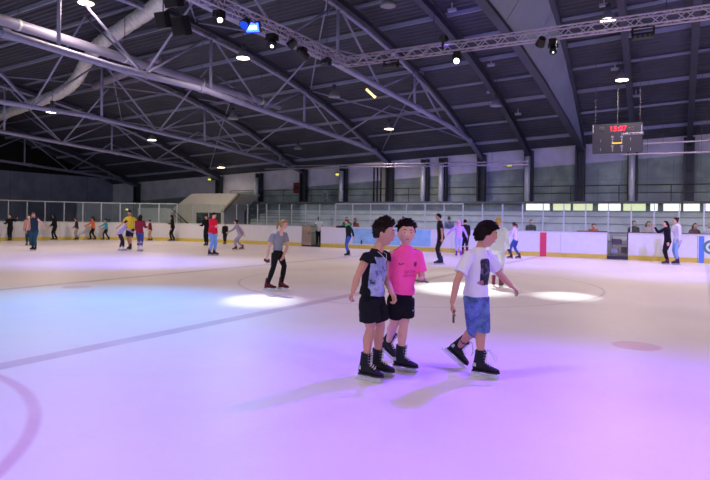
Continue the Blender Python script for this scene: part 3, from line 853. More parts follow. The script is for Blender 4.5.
# --- scoreboard
A = at_y(592.5, 125, 26.6); B = at_y(642.5, 125, 26.6); Cc = at_y(593, 153.5, 26.6)
w = B.x - A.x; h = A.z - Cc.z; cx = (A.x + B.x) / 2; cz = (A.z + Cc.z) / 2; Yb = 26.6
t = thing('scoreboard', 'black electronic scoreboard hanging on wires over the rink', 'scoreboard', (cx, Yb, cz))
MB().box((cx, Yb + .12, cz), (w, .22, h)).obj('cabinet', mat('board_black', (.13, .14, .17), .5, var=.05), t)
def text_mesh(s, size, bold=0.0):
    cu = bpy.data.curves.new('t', 'FONT'); cu.body = s; cu.size = size; cu.align_x = 'CENTER'; cu.align_y = 'CENTER'; cu.offset = bold; cu.resolution_u = 3
    o = bpy.data.objects.new('t', cu); COL.objects.link(o); dg = bpy.context.evaluated_depsgraph_get(); dg.update()
    me = bpy.data.meshes.new_from_object(o.evaluated_get(dg)); bpy.data.objects.remove(o)
    return me
def board_text(s, px, py, hpx, m, name, stretch=1.0):
    p = at_y(px, py, Yb); size = hpx * p.y / 560 / .72
    me = text_mesh(s, size, size * .008); me.name = name
    for v in me.vertices: v.co = V((v.co.x * stretch, 0, v.co.y))
    bm = bmesh.new(); bm.from_mesh(me); r = bmesh.ops.extrude_face_region(bm, geom=bm.faces[:])
    for v in [x for x in r['geom'] if isinstance(x, bmesh.types.BMVert)]: v.co.y -= .012
    bm.to_mesh(me); bm.free(); me.materials.append(m)
    o = add_mesh(name, me, t); o.location = V((p.x, Yb + .008, p.z)) - origin(t); return o
RLED = mat('led_red', (1.0, .12, .22), .3, emit=(1.0, .10, .22), estr=1.6); WTXT = mat('board_white_text', (.62, .63, .67), .6)
YLED = mat('led_yellow', (.8, .7, .2), .4, emit=(.85, .7, .15), estr=.7); GTXT = mat('board_grey_text', (.48, .52, .56), .4)
board_text('15:07', 618, 128.9, 4.2, RLED, 'clock_digits', 1.05)
board_text('HANTSUORE', 632.6, 133.8, 2.2, WTXT, 'maker_name', .98)
for px in (612.5, 621.7):
    for py in (136.9, 139.5, 141.7, 146.2, 148.4, 150.6):
        board_text('8' if py not in (136.9, 146.2) else '80', px, py, 1.5, WTXT, 'small_digit')
for px, py in ((600.5, 141), (600.5, 150), (630.5, 139.5), (630.5, 149.5)): board_text('1', px, py, 2.6, GTXT, 'score_digit')
for px in (602, 631): board_text('00', px, 129, 3.4, mat('led_dark', (.22, .23, .22), .4), 'dark_digits')
p0 = at_y(612, 143.3, Yb); p1 = at_y(622, 143.3, Yb)
MB().box(((p0.x + p1.x) / 2, Yb, p0.z), (p1.x - p0.x, .02, .05)).obj('yellow_bar', YLED, t)
for px in (595.5, 617.5, 640):
    p = at_y(px, 125, Yb + .1); MB().tube([V((p.x, Yb + .1, cz + h / 2)), V((p.x, Yb + .1, roof(p.x, Yb) - .1))], .009, 5).obj('hanging_wire', WIRE, t)
for px in (593.2, 641.8):
    p = at_y(px, 129, Yb + .02); MB().box((p.x, Yb, p.z), (.03, .04, .34)).obj('side_lamp', WTXT, t)
# ================================================================ people
SKINC = {'fair': (.83, .64, .56), 'tan': (.74, .54, .45), 'dark': (.30, .20, .16), 'olive': (.70, .52, .42)}
def skin(k): return mat('skin_' + k, SKINC[k], .5, var=.05, scale=18, sub=.12)
def cloth(c, var=.07, name=None):
    return mat(name or 'cloth_%02d_%02d_%02d' % tuple(int(x * 99) for x in c), c, .85, var=var, scale=9, bump=.15, bscale=60, spec=.2)
def hairm(c): return mat('hair_%02d_%02d_%02d' % tuple(int(x * 99) for x in c), c, .8, var=.35, scale=30, bump=.5, bscale=60, spec=.12)
BLACKH, BROWNH, BLONDE, DKB = (.09, .075, .075), (.24, .16, .12), (.72, .60, .42), (.15, .10, .09)

def frame(F, up=UP):
    F = V(F).normalized(); L = V(up).cross(F).normalized(); U = F.cross(L).normalized(); return F, L, U

def head_pt(d, hh):
    x, y, z = d
    X, Y, Z = x * .43, y * .345, z * .5
    if z < 0:
        t = -z; Y *= 1 - .30 * t * t
        X *= (1 - .38 * t) if x < 0 else (1 - .07 * t)
    if x > 0:
        e = math.exp
        X -= .02 * e(-(y / .5) ** 2) * x
        X += .078 * e(-(y / .13) ** 2) * (e(-((z + .17) / .13) ** 2) + .42 * e(-((z - .04) / .16) ** 2))
        for s in (-1, 1): X -= .032 * e(-((y - s * .38) / .16) ** 2 - ((z - .07) / .11) ** 2)
        X += .014 * e(-((z - .24) / .08) ** 2) * e(-(y / .6) ** 2)
        X += .022 * e(-(y / .22) ** 2 - ((z + .47) / .09) ** 2) - .012 * e(-(y / .25) ** 2 - ((z + .66) / .06) ** 2)
        X += .035 * e(-(y / .25) ** 2 - ((z + .88) / .13) ** 2)
    return V((X, Y, Z)) * hh

def sphere_grid(fn, nu=36, nv=26):
    mb = MB(); rows = []
    vs = [fn(V((0, 0, 1)))]
    for i in range(1, nv):
        t = PI * i / nv
        for j in range(nu):
            a = 2 * PI * j / nu; vs.append(fn(V((math.sin(t) * math.cos(a), math.sin(t) * math.sin(a), math.cos(t)))))
    vs.append(fn(V((0, 0, -1)))); fs = []
    for j in range(nu): fs.append((0, 1 + j, 1 + (j + 1) % nu))
    for i in range(nv - 2):
        for j in range(nu):
            k = (j + 1) % nu; a = 1 + i * nu; fs.append((a + j, a + nu + j, a + nu + k, a + k))
    b = 1 + (nv - 2) * nu; e = len(vs) - 1
    for j in range(nu): fs.append((e, b + (j + 1) % nu, b + j))
    return mb.add(vs, fs)

def sstep(a, b, x):
    t = max(0, min(1, (x - a) / (b - a))); return t * t * (3 - 2 * t)
def lerp_tab(tab, x):
    if x <= tab[0][0]: return tab[0][1]
    for (a, u), (b, v) in zip(tab, tab[1:]):
        if x <= b: return u + (v - u) * (x - a) / (b - a)
    return tab[-1][1]

def hair_mesh(hc, HF, HL, HU, hh, style, seed, res=(44, 30)):
    line = {'short': [(-1, -.45), (-.35, -.42), (-.14, -.02), (.16, -.02), (.32, .30), (.6, .54), (1, .54)],
            'mop': [(-1, -.55), (-.35, -.50), (-.1, -.1), (.25, .0), (.45, .30), (.7, .42), (1, .42)],
            'long': [(-1, -.7), (-.2, -.6), (.1, -.35), (.3, .1), (.5, .45), (1, .58)],
            'hat': [(-1, .0), (-.2, .1), (.3, .25), (1, .35)],
            'scarf': [(-1, -1.2), (.2, -1.0), (.45, -.45), (.6, .3), (.8, .42), (1, .45)]}
    ln = line[{'quiff': 'short', 'pony': 'long', 'bun': 'long'}.get(style, style)]
    def fn(d):
        n = noise.noise(d * 3.2 + V((seed, 0, 0))); n2 = noise.noise(V((d.x * 9, d.y * 9, d.z * 4)) + V((0, seed, 0)))
        h = sstep(-.05, .06, d.z + .05 * n2 - lerp_tab(ln, d.x))
        vol = {'short': 1.11, 'quiff': 1.10, 'mop': 1.14, 'long': 1.10, 'pony': 1.07, 'bun': 1.07, 'hat': 1.12, 'scarf': 1.16}[style]
        top = 0
        if style == 'quiff': top = .13 * sstep(.45, .9, d.z) * (1 + .5 * d.x)
        if style == 'mop': top = .04 * sstep(.2, .8, d.z)
        k = .80 + (vol + top + .03 * n + .025 * n2 - .80) * h
        p = head_pt(d, hh) * k
        if style in ('short', 'quiff') and d.z < .1 and d.x < 0: p = head_pt(d, hh) * (.8 + (.24 + .01 * n2) * h)
        return hc + HF * p.x + HL * p.y + HU * p.z
    mb = sphere_grid(fn, *res)
    def w(x, y, z): return hc + (HF * x + HL * y + HU * z) * hh
    if res[0] > 50:
        rnd = random.Random(seed); m = 0
        while m < 420:
            d = V((rnd.gauss(0, 1), rnd.gauss(0, 1), rnd.gauss(.3, 1))).normalized()
            if d.z - lerp_tab(ln, d.x) < .07 or (abs(d.y) > .75 and d.z < .35): continue
            m += 1; p = fn(d); nrm = (HF * d.x + HL * d.y + HU * d.z)
            if style == 'mop': g_ = (nrm * .30 - HU * .25 + HF * (.9 * max(0, d.z) - .1) + HL * rnd.gauss(0, .35))
            elif style == 'quiff': g_ = (nrm * .55 + HF * (.55 * max(0, d.z) - .25) + HU * .25 + HL * rnd.gauss(0, .25))
            else: g_ = (nrm * .40 + HF * (.6 * max(0, d.z) - .2) + HL * rnd.gauss(0, .35))
            k_ = (.13 if d.z > .35 else .055) * hh * rnd.uniform(.7, 1.3); g_.normalize()
            mb.tube([p - nrm * .02 * hh, p + g_ * k_ * .5 + nrm * .01 * hh, p + g_ * k_], [.026 * hh, .018 * hh, .003 * hh], 5)
    if style == 'long':
        for s in (-1, 0, 1):
            mb.tube([w(-.20, s * .2, .2), w(-.34, s * .24, -.2), w(-.36, s * .26, -.6), w(-.33, s * .22, -1.0), w(-.30, s * .15, -1.35)], [.16 * hh, .19 * hh, .18 * hh, .15 * hh, .05 * hh], 12)
    if style == 'pony':
        mb.tube([w(-.38, 0, .15), w(-.52, .02, .12), w(-.62, .03, -.10), w(-.66, .03, -.42), w(-.60, .02, -.78)], [.06 * hh, .12 * hh, .13 * hh, .10 * hh, .03 * hh], 12)
        for s in (-1, 1): mb.tube([w(.12, s * .34, .2), w(.1, s * .37, -.1), w(.06, s * .36, -.36)], [.05 * hh, .045 * hh, .015 * hh], 8)
    if style == 'bun': mb.ball(w(-.42, 0, .38), .16 * hh)
    if style == 'scarf':
        mb.tube([w(-.1, 0, -.2), w(-.12, 0, -.5), w(-.12, 0, -.85)], [.36 * hh, .34 * hh, .5 * hh], 14)
    if style == 'hat': mb.tube([w(.2, 0, .34), w(.62, 0, .30)], [.26 * hh, .22 * hh], 12, flat=.12, ref=HL)
    return mb

def limb(mb, pts, rads, n=12):
    """smooth tapered limb with rounded ends"""
    pts = [V(p) for p in pts]
    P, R = [pts[0]], [rads[0]]
    for (a, c, r0, r1) in zip(pts, pts[1:], rads, rads[1:]):
        for k in range(1, 4): P.append(a.lerp(c, k / 3)); R.append(r0 + (r1 - r0) * k / 3)
    d0 = (P[0] - P[1]).normalized(); d1 = (P[-1] - P[-2]).normalized()
    P = [P[0] + d0 * R[0] * .8, P[0] + d0 * R[0] * .45] + P + [P[-1] + d1 * R[-1] * .45, P[-1] + d1 * R[-1] * .8]
    R = [R[0] * .45, R[0] * .85] + R + [R[-1] * .85, R[-1] * .45]
    mb.tube(P, R, n)
def limb_flat(mb, pts, rads, n=16):
    """tapered sleeve / leg with flat open looking ends"""
    P, R = [V(pts[0])], [rads[0]]
    for (a, c, r0, r1) in zip(pts, pts[1:], rads, rads[1:]):
        a, c = V(a), V(c)
        for k in range(1, 4): P.append(a.lerp(c, k / 3)); R.append(r0 + (r1 - r0) * k / 3)
    mb.tube(P, R, n)

def hand(mb, wr, D, N, k=1.0, curl=.6, side=1, simple=False):
    """wr wrist, D direction of the hand, N palm normal, side +1 = thumb on the left of D seen from N"""
    D = V(D).normalized(); N = (V(N) - D * V(N).dot(D)).normalized(); S = D.cross(N).normalized() * side
    rings = []
    for t, w, h in ((-.01, .020, .017), (.015, .024, .015), (.045, .034, .014), (.07, .037, .0125), (.085, .034, .011)):
        c = wr + D * t * k; rings.append([c + (S * math.cos(a) * w + N * math.sin(a) * h) * k for a in (2 * PI * j / 12 for j in range(12))])
    mb.loft(rings)
    fl = (.062, .070, .066, .052)
    for i in range(4):
        off = (1.5 - i) * .0185
        p = wr + (D * (.078 - .004 * abs(i - 1.2)) + S * off) * k; ang = curl * .6 + i * .05; pts = [p - D * .012 * k, p]
        for j, f in enumerate((.45, .32, .23)):
            dd = D * math.cos(ang) + N * math.sin(ang); p = p + dd * fl[i] * f * k * 1.1; pts.append(p); ang += curl * (.9 if j == 0 else .7)
        mb.tube(pts, [.0075 * k, .0088 * k, .0080 * k, .0074 * k, .005 * k], 8)
    p = wr + (D * .022 + S * .026) * k; d1 = (D * .75 + S * .75 + N * .35).normalized(); d2 = (D * .95 + S * .1 + N * .55).normalized()
    pts = [p - d1 * .012 * k, p, p + d1 * .032 * k, p + d1 * .032 * k + d2 * .026 * k, p + d1 * .032 * k + d2 * .045 * k]
    mb.tube(pts, [.010 * k, .0125 * k, .0105 * k, .0092 * k, .006 * k], 8)

# skates ------------------------------------------------------------
SKC = {}
STEELB = mat('blade_steel', (.80, .82, .86), .22, metal=.9)
HOLD = mat('blade_holder', (.72, .72, .78), .35, metal=.3)
LACE = mat('lace_pale', (.78, .78, .76), .8)
def skate_parts(colr, hi):
    key = (colr, hi)
    if key in SKC: return SKC[key]
    bm_ = cloth(colr, .15, 'boot_%d_%d_%d' % tuple(int(x * 99) for x in colr)) if False else mat('boot_%d_%d_%d' % tuple(int(x * 99) for x in colr), colr, .6, var=.2, scale=14, spec=.25)
    mb = MB()
    def ell(c, rx, ry, rz, n=16): return [V((c[0] + rx * math.cos(a), c[1] + ry * math.sin(a), c[2] + rz * math.cos(a))) for a in (2 * PI * j / n for j in range(n))]
    # shaft
    mb.loft([ell((-.02, 0, .085), .060, .036, 0), ell((-.018, 0, .12), .062, .038, 0), ell((-.012, 0, .17), .056, .041, 0), ell((-.004, 0, .22), .056, .045, 0), ell((.004, 0, .250), .058, .050, -.006), ell((.007, 0, .268), .060, .052, -.008)])
    # foot
    rings = []
    for x, wy, z0, z1 in ((-.078, .020, .075, .12), (-.07, .032, .068, .15), (-.03, .036, .066, .165), (.02, .037, .066, .165), (.06, .042, .066, .145), (.10, .046, .066, .122), (.14, .045, .066, .108), (.17, .036, .067, .100), (.188, .016, .072, .090)):
        rings.append([V((x, wy * math.cos(a), (z0 + z1) / 2 + (z1 - z0) / 2 * math.sin(a))) for a in (2 * PI * j / 14 for j in range(14))])
    mb.loft(rings)
    boot = remeshed(mb, .006 if hi else .014, 'skate_boot', (bm_,), smooth_it=2)
    parts = []
    mb = MB()
    rings = []
    for x, wy in ((-.085, .018), (-.07, .032), (-.02, .034), (.04, .035), (.10, .045), (.15, .043), (.18, .025), (.192, .01)):
        rings.append([V((x, -wy, .056)), V((x, wy, .056)), V((x, wy, .070)), V((x, -wy, .070))])
    mb.loft(rings); parts.append(('sole', mb.mesh('sole', (mat('sole_dark', (.10, .10, .13), .6),))))
    mb = MB()
    mb.prism([V((x, -.007, z)) for x, z in ((-.09, .058), (-.10, .026), (.165, .026), (.160, .058), (.075, .058), (.055, .038), (.0, .036), (-.015, .058))], (0, .014, 0))
    parts.append(('blade_holder', mb.mesh('blade_holder', (HOLD,))))
    mb = MB()
    poly = [(-.125, .012), (-.12, .001), (-.06, .0), (.14, .0), (.175, .005), (.192, .020), (.188, .030), (.15, .030), (-.11, .027), (-.125, .024)]
    mb.prism([V((x, -.003, z)) for x, z in poly], (0, .006, 0)); parts.append(('blade', mb.mesh('blade', (STEELB,))))
    if hi:
        mb = MB()
        for i in range(7):
            t = i / 6
            if i < 3: x, z, w = .095 - .022 * i, .128 + .012 * i, .020
            else: x, z, w = .050 + .003 * (i - 3), .175 + .028 * (i - 3), .022
            mb.tube([V((x, -w, z - .004)), V((x + .010, 0, z + .006)), V((x, w, z - .004))], .0035, 6)
            mb.tube([V((x, -w, z - .004)), V((x + .008, w * .2, z + .016)), V((x + .002, w, z + .02))], .003, 6)
        parts.append(('lace', mb.mesh('lace', (LACE,))))
        mb = MB()
        for i in range(4):
            for s in (-1, 1): mb.ball((.045 - .0 * i, s * .034, .18 + .026 * i), .005, nu=8, nv=5)
        parts.append(('eyelet', mb.mesh('eyelet', (STEELB,))))
        mb = MB(); mb.prism([V((-.066, -.0365, .11)), V((-.036, -.0400, .11)), V((-.036, -.0415, .145)), V((-.064, -.0385, .148))], (0, -.004, 0))
        mb.prism([V((-.066, .0365, .11)), V((-.036, .0400, .11)), V((-.036, .0415, .145)), V((-.064, .0385, .148))], (0, .004, 0))
        parts.append(('side_badge', mb.mesh('side_badge', (mat('badge_grey', (.68, .70, .74), .5),))))
    SKC[key] = (boot, parts); return SKC[key]

def put_skate(root, an, Fd, Ud, colr, hi, k=1.0, loose=False):
    boot, parts = skate_parts(colr, hi)
    F, L, U = frame(Fd, Ud)
    o = add_mesh('ice_skate', boot, root)
    M = Matrix((F * k, L * k, U * k)).transposed().to_4x4(); M.translation = an - U * .155 * k - V(root.location)
    o.matrix_local = M
    for n, me in parts: add_mesh(n, me, o)
    if loose:
        w = lambda x, y, z: M @ V((x, y, z)) + V(root.location)
        inv = M.inverted()
        mb = MB()
        for s in (-1, 1):
            mb.tube([V((.055, s * .01, .27)), V((.085, s * .02, .275)), V((.11, s * .015, .245)), V((.135, s * .03, .22)), V((.155, s * .035, .20 + .02 * s)), V((.15, s * .02, .17))], .0042, 6)
        me = mb.mesh('loose_lace', (LACE,)); add_mesh('loose_lace', me, o)
    return o

def build_person(name, J, spec, label, group):
    """J: joints in world space; spec: looks"""
    H = spec['H']; hi = spec.get('hi', False); k = H / 1.55; bw = spec.get('build', 1.0)
    F = V(J['F']).normalized(); L = UP.cross(F).normalized()
    hip = V(J['hip']); hw = .055 * H
    J.setdefault('hipR', hip - L * hw); J.setdefault('hipL', hip + L * hw)
    shm = (V(J['shR']) + V(J['shL'])) / 2
    feet = (V(J['anR']) + V(J['anL'])) / 2
    root = thing(name, label, 'person', (feet.x, feet.y, 0), group)
    vox = .0055 if hi else spec.get('vox', .014)
    hipx = (V(J['hipL']) - V(J['hipR'])).normalized(); shx = (V(J['shL']) - V(J['shR'])).normalized()
    ax = (shm - hip)
    def ring(t, w, d, n=20, sq=0.0, bulge=0.0):
        c = hip + ax * t; x = hipx.lerp(shx, max(0, min(1, t))).normalized(); up = ax.normalized(); f = x.cross(up).normalized(); x = up.cross(f)
        out = []
        for j in range(n):
            a = 2 * PI * j / n; ca, sa = math.cos(a), math.sin(a)
            e = 1 - sq * .5
            out.append(c + x * (math.copysign(abs(ca) ** e, ca) * w * H * bw) + f * (math.copysign(abs(sa) ** e, sa) * d * H * bw + bulge * H))
        return out
    # ----- body
    mb = MB()
    mb.loft([ring(-.16, .045, .035), ring(-.08, .066, .042), ring(0, .070, .045), ring(.3, .066, .046), ring(.65, .080, .058), ring(.88, .088, .052), ring(1.0, .076, .040), ring(1.09, .050, .034), ring(1.17, .032, .030)])
    hc = V(J['head']); HF, HL, HU = frame(J['HF'], J.get('HU', UP)); hh = spec.get('hh', .142) * H
    nb = V(J.get('neck', shm + ax.normalized() * .02 * H))
    limb(mb, [nb - ax.normalized() * .03 * H, nb + (hc - nb) * .3, hc - HU * hh * .22 - HF * hh * .08], [.040 * H, .030 * H, .029 * H])
    for s in 'RL':
        sh, el, wr = V(J['sh' + s]), V(J['el' + s]), V(J['wr' + s])
        limb(mb, [sh, sh.lerp(el, .5), el, el.lerp(wr, .3), wr], [.030 * H * bw, .027 * H * bw, .022 * H, .0235 * H, .0155 * H])
        hd = V(J.get('hd' + s, wr - el)).normalized(); N = V(J.get('pn' + s, (L if s == 'R' else -L)))
        if abs(N.normalized().dot(hd)) > .95: N = hd.cross(UP)
        if hi: hand(mb, wr, hd, N, k * 1.0, J.get('curl' + s, .6), 1 if s == 'R' else -1)
        else:
            hand(mb, wr, hd, N, k * 1.05, .5, 1 if s == 'R' else -1)
        hp, kn, an = V(J['hip' + s]), V(J['kn' + s]), V(J['an' + s])
        back = -F
        hp = hp.lerp(kn, .14); limb(mb, [hp, hp.lerp(kn, .5), kn, kn.lerp(an, .3) + back * .010 * H, kn.lerp(an, .6) + back * .004 * H, an], [.052 * H * bw, .044 * H * bw, .031 * H * bw, .035 * H * bw, .026 * H * bw, .021 * H])
    hm = sphere_grid(lambda d: (lambda p: hc + HF * p.x + HL * p.y + HU * p.z)(head_pt(d, hh)), 36 if hi else 24, 26 if hi else 18)
    mb.add(hm.v, hm.f)
    rot = Matrix((HF, HL, HU)).transposed()
    for s in (-1, 1): mb.ball(hc + (HL * s * .345 - HF * .03 + HU * .0) * hh, (.075 * hh, .035 * hh, .13 * hh), rot, 10, 7)
    me = remeshed(mb, vox if hi else .012, 'body', (skin(spec.get('skin', 'fair')),), off=root.location, smooth_it=2 if hi else 1)
    add_mesh('body', me, root)
    # ----- face
    def fp(y, z, out=0.0):
        x = math.sqrt(max(0, 1 - y * y - z * z)); p = head_pt(V((x, y, z)), hh); return hc + HF * (p.x + out * hh) + HL * p.y + HU * p.z
    if spec.get('face', True):
        ew = mat('eye_white', (.86, .84, .82), .25); ir = mat('iris_brown', (.16, .10, .08), .2); lip = mat('lip', (.66, .38, .36), .45)
        hcol = hairm(spec.get('hair', DKB))
        for s in (-1, 1):
            c = fp(s * .37, .06, -.040)
            e = MB().ball(c, .055 * hh, rot, 12, 8).obj('eye', ew, root, smooth=True)
            MB().ball(c + HF * .031 * hh, .034 * hh, rot, 10, 6).obj('iris', ir, e, smooth=True)
            mb = MB(); mb.tube([fp(s * .18, .26, .006), fp(s * .36, .31, .010), fp(s * .56, .25, .006)], [.010 * hh, .016 * hh, .008 * hh], 6, flat=.8); mb.obj('eyebrow', hcol, root)
        mb = MB(); mb.tube([fp(-.24, -.50, .0), fp(-.1, -.47, .012), fp(0, -.485, .012), fp(.1, -.47, .012), fp(.24, -.50, .0)], [.008 * hh, .022 * hh, .020 * hh, .022 * hh, .008 * hh], 8); mb.obj('mouth', lip, root, smooth=True)
    st = spec.get('style', 'short')
    hr = hair_mesh(hc, HF, HL, HU, hh, 'short' if st in ('hat', 'scarf') else st, sum(map(ord, label)) % 97, (64, 44) if hi else (30, 20))
    if st != 'scarf': hr.obj('hair', hairm(spec.get('hair', DKB)), root, smooth=True)
    if st in ('hat', 'scarf'): hair_mesh(hc, HF, HL, HU, hh * 1.03, st, 3, (30, 20)).obj('cap' if st == 'hat' else 'headscarf', cloth(spec['hatc']), root, smooth=True)
    # ----- top
    vc = vox if hi else .014; dp = .006 if hi else .0
    top = spec.get('top', 'tee'); tc_ = spec['topc']
    lo = spec.get('hem', -.10); wz = spec.get('wid', 1.0)
    mb = MB()
    mb.loft([ring(lo, .100 * wz, .077 * wz, sq=.2), ring(lo + .12, .100 * wz, .076 * wz, sq=.2), ring(.3, .092 * wz, .068 * wz, sq=.15), ring(.65, .098, .072, sq=.15), ring(.88, .102, .064, sq=.1), ring(1.0, .088, .053), ring(1.09, .064, .046), ring(1.16, .046, .041), ring(1.19, .038, .037)])
    for s in 'RL':
        sh, el, wr = V(J['sh' + s]), V(J['el' + s]), V(J['wr' + s]); inn = sh.lerp(shm, .25)
        if top == 'long': limb_flat(mb, [inn, sh, sh.lerp(el, .5), el, wr], [.046 * H, .044 * H, .040 * H, .034 * H, .026 * H])
        elif top == 'tee':
            r = .62 if not spec.get('sleeve') else spec['sleeve']
            limb_flat(mb, [inn - UP * .008, sh - UP * .006, sh.lerp(el, r * .5), sh.lerp(el, r)], [.037 * H, .038 * H, .041 * H, .043 * H])
        elif top == 'cap': limb_flat(mb, [inn, sh, sh.lerp(el, .26)], [.037 * H, .038 * H, .042 * H])
        elif top == 'tank': limb_flat(mb, [inn, inn.lerp(sh, .8)], [.042 * H, .034 * H])
    me = remeshed(mb, vc, 'top', (tc_ if not isinstance(tc_, tuple) else cloth(tc_),), off=root.location, disp=dp, dscale=.10, smooth_it=3 if hi else 1)
    top_o = add_mesh({'tee': 't_shirt', 'long': 'long_sleeve_top', 'cap': 'cap_sleeve_shirt', 'tank': 'tank_top'}[top], me, root)
    if spec.get('coat'):
        mb = MB(); mb.loft([ring(spec['coat'], .115, .09), ring(-.2, .105, .085), ring(.1, .097, .075)]); mb.obj('coat_skirt', cloth(tc_) if isinstance(tc_, tuple) else tc_, root, smooth=True)
    # ----- bottom
    bot = spec.get('bottom', 'trousers'); bc = spec['botc']
    mb = MB()
    mb.loft([ring(-.2, .060, .050), ring(-.12, .088, .066), ring(0, .092, .068), ring(.10, .086, .062), ring(.24, .082, .058)])
    for s in 'RL':
        hp, kn, an = V(J['hip' + s]), V(J['kn' + s]), V(J['an' + s])
        if bot == 'trousers': limb_flat(mb, [hp, hp.lerp(kn, .5), kn, kn.lerp(an, .85)], [.062 * H, .055 * H, .044 * H, spec.get('cuff', .034) * H])
        elif bot == 'leggings': limb_flat(mb, [hp, hp.lerp(kn, .5), kn, kn.lerp(an, .4), an], [.058 * H, .050 * H, .037 * H, .038 * H, .026 * H])
        elif bot == 'shorts':
            r = spec.get('len', .85); e = hp.lerp(kn, r) if r <= 1 else kn.lerp(an, r - 1)
            pl = [hp + UP * .02, hp.lerp(kn, .4)] + ([kn] if r > 1 else []) + [e]; w = spec.get('shw', .062)
            limb_flat(mb, pl, [.062 * H, w * H * 1.0] + ([w * H * .93] if r > 1 else []) + [w * H * (1.02 if r <= 1 else .88)])
    me = remeshed(mb, vc, 'bottom', (bc if not isinstance(bc, tuple) else cloth(bc),), off=root.location, disp=dp * .8, dscale=.09, smooth_it=3 if hi else 1)
    bot_o = add_mesh(bot, me, root)
    # ----- socks and skates
    for s in 'RL':
        kn, an = V(J['kn' + s]), V(J['an' + s]); fd = V(J.get('foot' + s, F)); ud = V(J.get('footU' + s, UP))
        if spec.get('skates', True): put_skate(root, an, fd, ud, spec.get('skc', (.10, .10, .12)), hi, k if not hi else 1.03, spec.get('loose') == s or spec.get('loose') == 'B')
        else:
            f_, l_, u_ = frame(fd, ud); MB().tube([an - f_ * .06 - u_ * .04 * k, an + f_ * .02 - u_ * .03 * k, an + f_ * .14 - u_ * .05 * k], [.035, .05, .03], 10, flat=.9).obj('shoe', mat('shoe_dark', (.12, .12, .13), .6), root, smooth=True)
        if spec.get('sock'):
            top_ = an.lerp(kn, .30); MB().tube([an + ud * .05, an.lerp(kn, .30)], .028 * H, 14).obj('sock', cloth(spec['sock']), root, smooth=True)
            MB().tube([an.lerp(kn, .33), an.lerp(kn, .36)], .0285 * H, 14).obj('sock_band', cloth((.12, .12, .2)), root, smooth=True)
    return root, top_o, bot_o

def dirv(th, up=0.0):
    """th degrees: 0 = towards image right, 90 = away, -90 = towards the camera"""
    a = math.radians(th); return (RX * math.cos(a) + AX * math.sin(a) + UP * up).normalized()

ARMS = {'down': (4, 8, 8), 'fwd': (16, 9, 30), 'bent': (20, 12, 75), 'out': (30, 60, 5), 'reach': (52, 8, 12), 'back': (-30, 12, 25), 'wide': (5, 32, 12), 'phone': (45, 10, 85), 'wall': (15, 55, 25), 'hold': (40, 5, 70), 'side': (0, 85, 3)}
def pose(pos, H, th, lean=6, stride=.14, bend=.02, arms=('down', 'down'), headth=None, nod=0, skates=True, lead='L', spread=.055):
    F = dirv(th); L = UP.cross(F).normalized(); J = {'F': F}
    lift = .085 * H / 1.55 if skates else .0
    an_z = lift + .045 * H; hz = lift + .515 * H - bend * H * .5 - stride * stride * .35
    pos = V((pos[0], pos[1], 0))
    hip = pos + UP * hz; ln = math.radians(lean)
    ax = UP * math.cos(ln) + F * math.sin(ln)
    J['hip'] = hip - F * math.sin(ln) * .12 * H
    sm = J['hip'] + ax * .295 * H
    J['shR'] = sm - L * .100 * H; J['shL'] = sm + L * .100 * H
    J['neck'] = sm + ax * .02 * H
    J['head'] = sm + ax * .07 * H + (UP * .055 + F * .02) * H
    hf = dirv(headth if headth is not None else th); J['HF'] = (hf - UP * math.sin(math.radians(nod))).normalized()
    for s, sg, a in (('R', -1, arms[0]), ('L', 1, arms[1])):
        f, o, b = (math.radians(q) for q in (ARMS[a] if isinstance(a, str) else a))
        out = L * sg
        ud = (-ax * math.cos(f) + F * math.sin(f)) * math.cos(o) + out * math.sin(o)
        fd = (-ax * math.cos(f + b) + F * math.sin(f + b)) * math.cos(o * .7) + out * math.sin(o * .7)
        J['el' + s] = J['sh' + s] + ud.normalized() * .170 * H; J['wr' + s] = J['el' + s] + fd.normalized() * .150 * H
        st = stride / 2 * (1 if s == lead else -1)
        J['an' + s] = pos + F * st + out * spread * H + UP * an_z
        hp = J['hip'] + out * .05 * H
        mid = (hp + J['an' + s]) / 2; d = (hp - J['an' + s]).length; half = .238 * H
        J['kn' + s] = mid + F * max(.02 * H, math.sqrt(max(0, half * half - d * d / 4)))
        J['foot' + s] = (F + out * .15).normalized()
    return J

NB = 'people skating in the background'
def far(px, py, H, th, label, spec, group=NB, off=None, **kw):
    """skater whose feet show at (px, py); off = metres in front of the barrier instead"""
    if off is None: p = ground(px, py)
    else:
        q, e = barrier_hit(px); n = V((e.y, -e.x, 0)); p = q + n * off
    sp = dict(H=H, hi=False); sp.update(spec)
    return build_person('person', pose(p, H, th, skates=sp.get('skates', True), **kw), sp, label, group)

